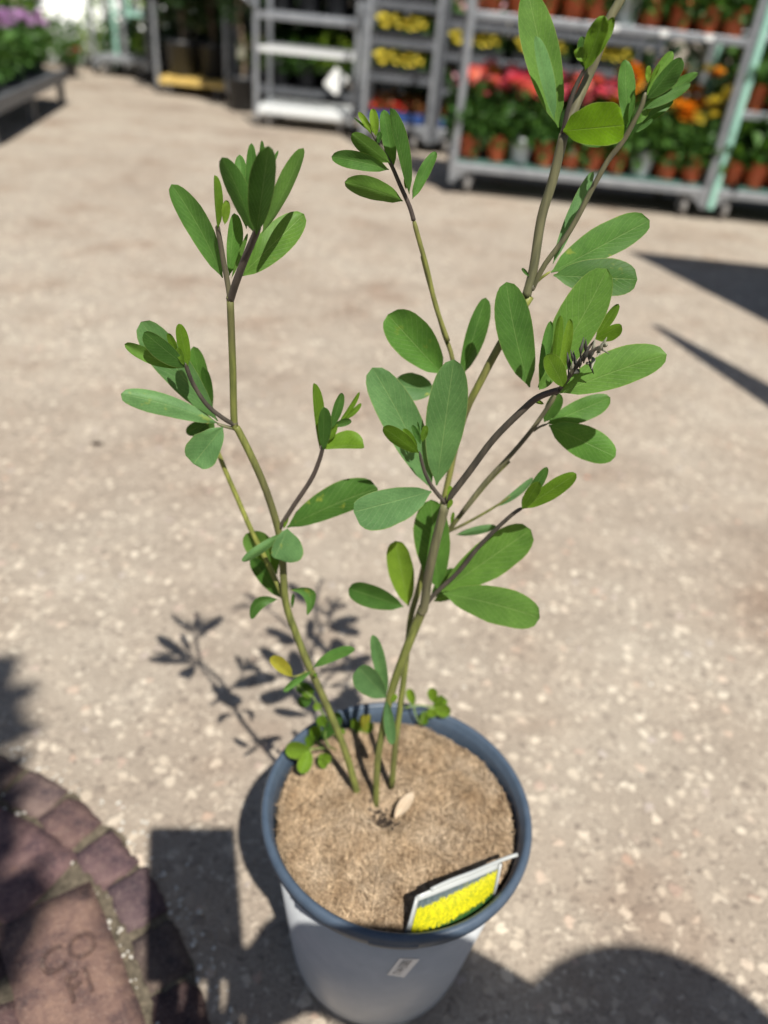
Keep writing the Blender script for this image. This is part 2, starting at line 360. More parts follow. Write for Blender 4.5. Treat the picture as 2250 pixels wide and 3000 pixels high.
for k in range(-6, 7): put_brick(inner[k % 3], .327, 30+d3*k)
d4 = math.degrees(.15/.225)
for k in range(-4, 5): put_brick(inner[(k+1) % 3], .232, 25+d4*k)
def text_mesh(txt, size, align='CENTER'):
    cu = bpy.data.curves.new('txt', 'FONT'); cu.body = txt; cu.size = size; cu.align_x = align; cu.align_y = 'CENTER'; cu.space_line = .95
    ob = bpy.data.objects.new('txt', cu); COL.objects.link(ob)
    dg = bpy.context.evaluated_depsgraph_get(); me = bpy.data.meshes.new_from_object(ob.evaluated_get(dg))
    bpy.data.objects.remove(ob); bpy.data.curves.remove(cu); return me
# letters pressed into the brick next to the pot: rows run across the brick
tm = text_mesh('CO\nFI', .036); V = [v.co.copy() for v in tm.vertices]; F = [tuple(p.vertices) for p in tm.polygons]
V = [Vector((.0-(v.y)-.012, v.x+.006, .0128+v.z)) for v in V]
VV = V + [Vector((v.x, v.y, .0075)) for v in V]; nV = len(V)
ed = {}
for f in F:
    for a, b in zip(f, f[1:]+f[:1]): ed[(a,b)] = 1
FF = list(F) + [(b, a, a+nV, b+nV) for (a,b) in ed if (b,a) not in ed]
link('stamped_letters', meshdata('stamped_letters', VV, FF), stamped, M['brick']).color = (.85,.77,.73,1)
mb = MB()
for x0, x1, yy in ((.034,.052,-.02),(.045,.068,-.004),(.06,.08,.012)):
    mb.tube([(x0,yy,.0115),(x1,yy+.026,.0115)], .0013, 6)
mb.build('pressed_groove', M['brick'], stamped).color = (.75,.68,.65,1)
# loose grit along the joint
mb = MB(); R = random.Random(5)
def pebble(mb, c, r, R, flat=.6):
    bm = bmesh.new(); bmesh.ops.create_icosphere(bm, subdivisions=1, radius=1)
    sx, sy = R.uniform(.7,1.3), R.uniform(.7,1.3); a = R.uniform(0,6.28)
    V = [(c[0]+r*(v.co.x*sx*math.cos(a)-v.co.y*sy*math.sin(a))*R.uniform(.85,1.1), c[1]+r*(v.co.x*sx*math.sin(a)+v.co.y*sy*math.cos(a)), c[2]+r*flat*v.co.z) for v in bm.verts]
    F = [tuple(v.index for v in f.verts) for f in bm.faces]; bm.free(); mb.add(V, F)
for k in range(300):
    phi = R.uniform(5, 100); rr_ = R.choice((.4735,.4735,.528,.532,.535)) + R.gauss(0, .004)+ (abs(R.gauss(0,.014)) if k % 2 else 0)
    p = BC + pol(rr_, phi); pebble(mb, (p.x,p.y,.004), R.choice((.0009,.0012,.0018,.0022,.003)), R)
for k in range(500):
    x, y = R.uniform(-1.6,1.6), R.uniform(.3,3.2); pebble(mb, (x,y,.001), R.choice((.0012,.0016,.002,.003)), R)
tag(mb.build('loose_grit', M['pebble'], None), 'loose pale grit scattered over the concrete and along the brick joint', kind='stuff')

# ------------------------------------------------------------------ pot, coir mat, label
PC = Vector((.0385,.4205,0)); ZM = .2065
pot = empty('flower_pot', PC); tag(pot, 'white plastic nursery pot with slate blue rim standing on the concrete', 'pot')
mb = MB(); mb.lathe([(0,.004),(.076,.004),(.079,.0005),(.083,.0005),(.0865,.006),(.0885,.02),(.1088,.203),(.1078,.203),(.0875,.02),(0,.012)], 96)
mb.build('pot_body', M['potwhite'], pot, True)
mb = MB(); mb.lathe([(.1085,.2015),(.1105,.2035),(.1145,.2035),(.1163,.2055),(.1178,.2115),(.1182,.2155),(.1172,.2188),(.1152,.2203),(.113,.2203),(.1111,.2187),(.1104,.2152),(.1092,.214),(.1082,.211),(.1072,.203),(.1052,.185),(.1025,.155)], 96)
rim = mb.build('pot_rim', M['potrim'], pot, True)
mb = MB(); V = []; n = 14
for i in range(n+1):
    a = math.atan2(-1,.0)+ (-.16+.32*i/n) + .02
    for r_, z_ in ((.1152,.2048),(.1170,.2058),(.1183,.2095),(.1189,.2132),(.1181,.2148)): V.append((r_*math.cos(a), r_*math.sin(a), z_))
mb.add(V, [(i*5+k, (i+1)*5+k, (i+1)*5+k+1, i*5+k+1) for i in range(n) for k in range(4)]); mb.build('rim_plate', M['potrim'], rim, True)
# barcode sticker on the pot wall
def pot_hit(x, y, lift=.0006):
    v = ray(x, y).normalized(); t = .3
    while t < 1.4:
        p = C+v*t; rr = math.hypot(p.x-PC.x, p.y-PC.y)
        if p.z < .2 and rr < .0885+(p.z-.02)*(.02/.18)+lift: return p - v*.0002
        t += .0004
    return p
def NN(x, y): return (1100+x*.09644, 2780+y*.09644)
q = [NN(350,790), NN(870,870), NN(1350,310), NN(740,285)]      # bl, br, tr, tl on the photo
def bil(u, v): return ((q[0][0]*(1-u)+q[1][0]*u)*(1-v)+(q[3][0]*(1-u)+q[2][0]*u)*v, (q[0][1]*(1-u)+q[1][1]*u)*(1-v)+(q[3][1]*(1-u)+q[2][1]*u)*v)
V = [pot_hit(*bil(i/4, j/6))-PC for j in range(7) for i in range(5)]
stk = link('price_sticker', meshdata('price_sticker', V, [(j*5+i,j*5+i+1,j*5+i+6,j*5+i+5) for j in range(6) for i in range(4)]), pot, M['sticker'])
tm = text_mesh('714-5382', 1.0)
xs = [v.co.x for v in tm.vertices]; ys = [v.co.y for v in tm.vertices]; x0, x1, y0, y1 = min(xs), max(xs), min(ys), max(ys)
V = [pot_hit(*bil(.70-.46*(v.co.y-y0)/(y1-y0), .1+.8*(v.co.x-x0)/(x1-x0)), .0014)-PC for v in tm.vertices]
link('printed_number', meshdata('printed_number', V, [tuple(p.vertices) for p in tm.polygons]), stk, M['ink'])

soil = MB(); soil.lathe([(0,.188),(.08,.188),(.1045,.186)], 48); tag(soil.build('potting_soil', M['soil'], None, True), 'dark potting soil at the edge inside the pot', 'soil').location = PC
HOLE = on_z(1128, 2390, ZM) - PC
V = []; F = []; nr, na = 30, 84
def coir_h(x, y):
    r = math.hypot(x, y); h = ZM + .0028*mnoise.fractal(Vector((x*38, y*38, 3.3)), 1, 2, 4) + .003*mnoise.noise(Vector((x*16+4, y*16, 0)))
    d = math.hypot(x-HOLE.x, (y-HOLE.y)*1.1); h -= .014*math.exp(-(d/.013)**2)
    h += .004*math.exp(-((d-.03)/.012)**2); h -= .005*max(0, (r-.089)/.017)**2
    return h
for i in range(nr+1):
    for k in range(na):
        a = 2*math.pi*k/na; rr = (.1052+.002*mnoise.noise(Vector((math.cos(a)*3, math.sin(a)*3, 9))) - .008*max(0, math.cos(a-.5))**4)*i/nr
        x, y = rr*math.cos(a), rr*math.sin(a); V.append((x, y, coir_h(x, y) - (.006 if i == nr else 0)))
for i in range(nr):
    for k in range(na): a = i*na+k; b = i*na+(k+1) % na; F.append((a, b, b+na, a+na))
coir = link('coir_mat', meshdata('coir_mat', V, F, True), None, M['coir']); coir.location = PC
tag(coir, 'tan coconut fibre mat covering the soil inside the blue rimmed pot', 'mulch mat')
V = []; F = []; R = random.Random(11)
for k in range(13000):
    rr = .103*math.sqrt(R.random()); a = R.uniform(0, 6.283); x, y = rr*math.cos(a), rr*math.sin(a)
    if math.hypot(x-HOLE.x, y-HOLE.y) < .006: continue
    th = R.gauss(mnoise.noise(Vector((x*20, y*20, 8)))*4, .8); L = R.uniform(.006,.026); wv = R.uniform(.00016,.0004); cv = R.gauss(0, 26); lift = abs(R.gauss(0, .0013))
    n0 = len(V); ns = 4
    for j in range(ns+1):
        s = (j/ns-.5)*L; t2 = th+cv*s; px, py = x+s*math.cos(th+cv*s*.5), y+s*math.sin(th+cv*s*.5)
        if math.hypot(px, py) > .104: px *= .96; py *= .96
        z = coir_h(px, py)+.0004+lift*(1-(2*j/ns-1)**2) + (.002 if R.random() < .03 else 0)
        V.append((px-wv*math.sin(t2), py+wv*math.cos(t2), z)); V.append((px+wv*math.sin(t2), py-wv*math.cos(t2), z+.00015))
    for j in range(ns): F.append((n0+2*j, n0+2*j+1, n0+2*j+3, n0+2*j+2))
tag(link('coir_fibre', meshdata('coir_fibre', V, F), coir, M['fibre']), 'loose tan coir fibres', kind='stuff')

crumbs = MB(); R = random.Random(17)
for k in range(150):
    a = R.uniform(0, 6.283); rr = abs(R.gauss(0, .008)); x, y = HOLE.x+rr*math.cos(a), HOLE.y+rr*math.sin(a)*.8; pebble(crumbs, (x, y, coir_h(x, y)+.0008), R.uniform(.0012,.003), R)
tag(crumbs.build('soil_crumbs', M['soil'], coir), 'dark soil showing where the stems come through', kind='stuff')
# plant label standing inside the rim
def MM(x, y): return (1150+x*.27125, 2450+y*.27125)
def uvmesh(name, V, F, UV, smooth=True):
    me = meshdata(name, V, F, smooth); l = me.uv_layers.new(name='UVMap')
    for lp in me.loops: l.data[lp.index].uv = UV[lp.vertex_index]
    return me
TL, TR = on_z(*MM(262,645), .236), on_z(*MM(1165,285), .236); BL, BR = on_z(*MM(40,1110), .2), on_z(*MM(880,830), .2)
ptag = empty('plant_tag', (BL+BR)/2); tag(ptag, 'plastic plant label showing yellow flowers tucked inside the pot rim', 'plant tag')
O_ = (BL+BR)/2
_l, _r2 = on_z(*MM(125,945), .2065)-PC, on_z(*MM(1025,610), .2065)-PC
TH0, TH1 = math.atan2(_l.y, _l.x), math.atan2(_r2.y, _r2.x)
BL, BR = [PC + Vector((.1064*math.cos(a), .1064*math.sin(a), .2035)) for a in (TH0, TH1)]
def card(u, v):
    th = TH0+(TH1-TH0)*u; bt_ = PC + Vector((.1064*math.cos(th), .1064*math.sin(th), .2035))
    return bt_.lerp(TL.lerp(TR, u) + Vector((0,0,.0015*math.sin(u*math.pi))), v) - O_
def cardmesh(name, u0, u1, v0, v1, lift, m, nu=12, nv=6):
    n_ = (TR-TL).cross(BL-TL).normalized()
    if n_.y > 0: n_ = -n_
    V = []; UV = []
    for j in range(nv+1):
        for i in range(nu+1):
            u, v = i/nu, j/nv; V.append(card(u0+(u1-u0)*u, v0+(v1-v0)*v)+n_*lift); UV.append((u*2, v))
    return link(name, uvmesh(name, V, [(j*(nu+1)+i, j*(nu+1)+i+1, (j+1)*(nu+1)+i+1, (j+1)*(nu+1)+i) for j in range(nv) for i in range(nu)], UV), ptag, m)
cardmesh('card', 0, 1, 0, 1, 0, M['tagwhite']).modifiers.new('s', 'SOLIDIFY').thickness = .0008
cardmesh('flower_print', .035, .965, .02, .88, .0013, M['tagprint'])
mb = MB(); pts = [on_z(*MM(412,577), .2375), on_z(*MM(620,480), .2385), on_z(*MM(860,390), .239), on_z(*MM(1180,255), .239), on_z(*MM(1350,197), .2405)]
mb.tube([p-O_ for p in spline(pts, 3)], .0016, 8); mb.build('rolled_strip', M['tagwhite'], ptag, True)
for a_, b_ in ((TL, BL), (TR, BR)):
    mb = MB(); mb.tube([a_-O_+Vector((0,-.001,.0005)), a_.lerp(b_, .5)-O_+Vector((0,-.0022,0)), b_-O_], .0013, 6); mb.build('card_edge', M['tagwhite'], ptag, True)

# ------------------------------------------------------------------ the leafy plant
Y0, LEAN = .434, .10
def PP(x, y, o=0.0):
    o = o + .036*min(1, max(0, (1900-y)/1300))*min(1, max(0, (1020-x)/260))     # the left stem leans forward
    v = ray(x, y); return C + v*((Y0 + LEAN*(H-.2) - o)/(v.y - LEAN*v.z))
REG = {'T': (0,0,1.35624), 'A': (300,350,.42194), 'B': (300,880,.51236), 'C': (900,280,.36166), 'D': (1400,0,.42194), 'E': (1000,750,.60277),
       'F': (950,1350,.48222), 'G': (500,1500,.5425), 'W': (750,2000,.3918), 'I': (1550,750,.27125), 'J': (1750,0,.3075)}
def px(r, p): a = REG[r]; return (a[0]+p[0]*a[2], a[1]+p[1]*a[2])
plant = empty('leafy_plant', on_z(1100, 2360, ZM)); PO = plant.location.copy()
tag(plant, 'tall green plant with oval leaves and slender forking stems growing in the pot', 'plant')
SC = {'o': (.15,.17,.045,1), 'k': (.068,.06,.048,1), 'p': (.14,.14,.075,1), 'y': (.2,.22,.05,1)}
def stem(r, pts, r0, r1, col='o', parent=None):
    P = [PP(*px(r, q), q[2] if len(q) > 2 else 0) - PO for q in pts]; S = spline(P, 4)
    mb = MB(); n = len(S); mb.tube(S, [.88*(r0+(r1-r0)*i/(n-1))*(1 if r1 > .00175 or i < n-2 else .8 if i == n-2 else .35) for i in range(n)], 10)
    o = mb.build('stem', M['stem'], parent or plant, True); o.color = SC[col]; return o
def node(r, q, rr=.0026):
    p = PP(*px(r, q), q[2] if len(q) > 2 else 0) - PO
    mb = MB(); mb.lathe([(0,-rr),(rr*.75,-rr*.7),(rr,0),(rr*.75,rr*.7),(0,rr)], 10, p); o = mb.build('stem_node', M['stem'], plant, True); o.color = (.13,.12,.08,1)
mm = .001
stem('T', [(776,1730),(745,1620),(700,1510),(668,1440),(640,1370),(617,1300),(610,1200),(600,1140),(575,1060),(545,990),(515,930),(506,912),(503,800),(497,640)], 3.6*mm, 2.5*mm)
stem('A', [(887,1250),(870,1140),(840,980),(818,850),(803,770),(798,735)], 1.9*mm, 1.5*mm, 'p')
stem('A', [(890,1250),(925,1140,.004),(985,980,.008),(1040,850,.012),(1068,785,.015),(1078,745,.017)], 2.6*mm, 2.2*mm, 'k')
stem('T', [(617,1300,-.003),(580,1220,-.012),(545,1150,-.018),(510,1070,-.024),(480,1000,-.028),(450,920,-.03),(438,880,-.03)], 2.4*mm, 1.7*mm, 'y')
stem('B', [(765,715),(700,680,.004),(600,600,.008),(520,480,.012),(482,385,.015),(472,355,.016)], 1.8*mm, 1.4*mm, 'k')
stem('B', [(760,735),(700,720,.003),(655,705,.004)], 1.4*mm, 1.1*mm, 'p')
stem('B', [(1005,1315),(1090,1180,.004),(1190,1030,.008),(1235,930,.01),(1256,860,.012),(1262,825,.013)], 2.0*mm, 1.6*mm, 'k')
stem('T', [(812,1748,.006),(815,1650,.006),(830,1560,.006),(850,1480,.005),(875,1410,.004),(905,1335,.002),(915,1312,.003)], 3.1*mm, 4.4*mm)
stem('T', [(846,1700,-.006),(855,1600,-.006),(868,1500,-.008),(880,1400,-.012),(888,1330,-.014),(905,1270,-.016),(925,1180,-.018)], 3.2*mm, 2.6*mm, 'o')
stem('F', [(590,920,.003),(608,880,.004),(632,700,.008),(680,480,.012),(738,262,.016)], 4.2*mm, 3.7*mm, 'p')
stem('T', [(925,1180,-.018),(950,1110,-.018),(968,1040,-.018),(985,960,-.018),(1008,885,-.016),(1040,820,-.014),(1080,745,-.012),(1145,640,-.01)], 2.5*mm, 3.1*mm, 'y')
stem('D', [(335,2060,-.01),(385,1870,-.01),(440,1520,-.008),(520,1250,-.006),(598,930,-.004)], 3.4*mm, 3.2*mm, 'p')
stem('D', [(598,935,-.004),(690,710,-.008),(760,550,-.01),(830,380,-.01),(905,150,-.01),(990,0,-.01),(1110,-230,-.01),(1190,-420,-.01)], 3.1*mm, 2.8*mm, 'p')
stem('D', [(380,2000,-.01),(470,1830,-.006),(640,1600,-.002),(800,1300,.002),(900,1120,.004),(1000,990,.006),(1070,870,.008),(1135,740,.01),(1165,640,.011)], 1.9*mm, 1.5*mm, 'p')
stem('D', [(375,1990,-.01),(440,1930,-.009),(505,1885,-.008)], 1.1*mm, .9*mm, 'y')
stem('D', [(592,925,-.003),(620,780,.0),(660,650,.002),(715,530,.004),(765,455,.006)], 1.6*mm, 1.2*mm, 'k')
stem('E', [(508,1195,.016),(620,1050,.022),(740,890,.028),(880,750,.034),(960,685,.038),(1060,650,.042)], 2.7*mm, 2.3*mm, 'k')
stem('E', [(505,1200,.017),(440,1120,.02),(402,1040,.024),(380,950,.027)], 1.7*mm, 1.3*mm, 'k')
stem('F', [(755,425,-.018),(800,365,-.016),(900,240,-.014),(1000,120,-.012),(1120,0,-.01)], 2.0*mm, 2.0*mm, 'o')
stem('E', [(585,1250,-.011),(700,1100,-.008),(830,960,-.005),(930,840,-.002),(1000,740,.001),(1045,670,.003)], 2.0*mm, 1.6*mm, 'p')
stem('F', [(755,430,-.018),(850,385,-.016),(960,325,-.015),(1060,265,-.014),(1130,215,-.013)], 1.3*mm, .9*mm, 'o')
stem('F', [(605,890,.004),(680,800,.006),(820,670,.010),(940,520,.014),(1060,400,.018),(1150,320,.021),(1205,285,.023)], 2.0*mm, 1.5*mm, 'k')
stem('E', [(935,850,-.002),(965,830,-.001),(1005,815,0)], 1.0*mm, .8*mm, 'p')
stem('E', [(548,900,-.02),(556,700,-.026),(540,500,-.028),(500,380,-.028),(460,240,-.027),(420,100,-.026),(395,0,-.025)], 1.9*mm, 1.8*mm, 'y')
stem('C', [(1140,1990,-.025),(1040,1700,-.024),(970,1400,-.022),(900,1150,-.02),(860,1000,-.019)], 1.85*mm, 1.7*mm, 'y')
stem('C', [(862,1010,-.019),(830,900,-.018),(750,720,-.016),(690,580,-.014),(640,490,-.013),(570,380,-.012),(520,290,-.012)], 1.7*mm, 1.0*mm, 'k')
stem('G', [(735,860,.002),(700,880,.004),(655,890,.006)], .9*mm, .7*mm, 'y')
stem('E', [(1060,650,.042),(1120,570,.048),(1180,490,.053),(1240,450,.057),(1290,430,.06)], 1.6*mm, 1.0*mm, 'k')
stem('E', [(1045,670,.003),(1150,520,.008),(1230,410,.011)], 1.4*mm, 1.0*mm, 'k')
for r, q in (('A',(888,1245,0)),('T',(506,913,0)),('T',(600,1140,0)),('F',(738,264,.016)),('F',(605,888,.004)),('D',(598,932,-.004)),('D',(375,1995,-.01)),('T',(617,1300,0)),('T',(668,1440,0)),('A',(888,1245,0))): node(r, q)

LC = {'t': (.15,.3,.008), 'm': (.08,.195,.036), 'b': (.1,.215,.075), 'd': (.05,.13,.021), 'y': (.095,.19,.013), 'g': (.145,.255,.022), 'w': (.30,.29,.035), 'l': (.108,.23,.04)}
Rl = random.Random(3)
def leaf(r, b, t, wl, wr, o=0., dt=0., kl=.36, kr=.36, bend=0, c='m', al=.72, be=.5, arch=.0, spot=0, parent=None, org=None, name='leaf', wave=1.):
    sc_ = REG[r][2]; bx, by = px(r, b); tx, ty = px(r, t); wl *= sc_; wr *= sc_; bend *= sc_
    dx, dy = tx-bx, ty-by; L = math.hypot(dx, dy); nx, ny = dy/L, -dx/L
    mpp = (PP(bx, by, o)-C).dot(FWD)/FPX
    n, h = 14, 3; V = []; UV = []; pk = (al/(al+be))**al*(be/(al+be))**be; sd = Rl.uniform(0,50); ph = Rl.uniform(-.14,.14)
    for i in range(n+1):
        s = i/n; s = .35*s+.65*(1-math.cos(math.pi*s))/2; p = (s**al)*((1-s)**be)/pk if 0 < s < 1 else 0.0
        p *= min(1, .35+s*5.5); p = max(p, .04 if s < .5 else .0)
        cx = bx+dx*s+nx*bend*4*s*(1-s); cy = by+dy*s+ny*bend*4*s*(1-s); oo = o+dt*s-arch*4*s*(1-s)
        for j in range(-h, h+1):
            f = j/h; wpx = (wl if f < 0 else wr)*abs(f)*p; k = kl if f < 0 else kr; sg = 1 if f < 0 else -1
            wv = 1+.05*wave*mnoise.noise(Vector((s*5, 3*sg, sd)))*abs(f)
            ox = nx*wpx*sg*wv; oy = ny*wpx*sg*wv
            dep = oo + (k+ph*sg)*wpx*mpp*(abs(f)**.4 if f else 0) + .0012*wave*mnoise.noise(Vector((s*4+sd, f*1.5, sd)))*abs(f)
            V.append(PP(cx+ox, cy+oy, dep)-(org or PO)); UV.append((.5+f*.5, s))
    m = 2*h+1; F = [(i*m+j, i*m+j+1, (i+1)*m+j+1, (i+1)*m+j) for i in range(n) for j in range(2*h)]
    ob = link(name, uvmesh(name, V, F, UV), parent or plant, M['leaf']); cc = LC[c]; k = Rl.uniform(.9,1.1)
    ob.color = (cc[0]*k, cc[1]*k, cc[2]*k*Rl.uniform(.9,1.1), 1-spot); return ob
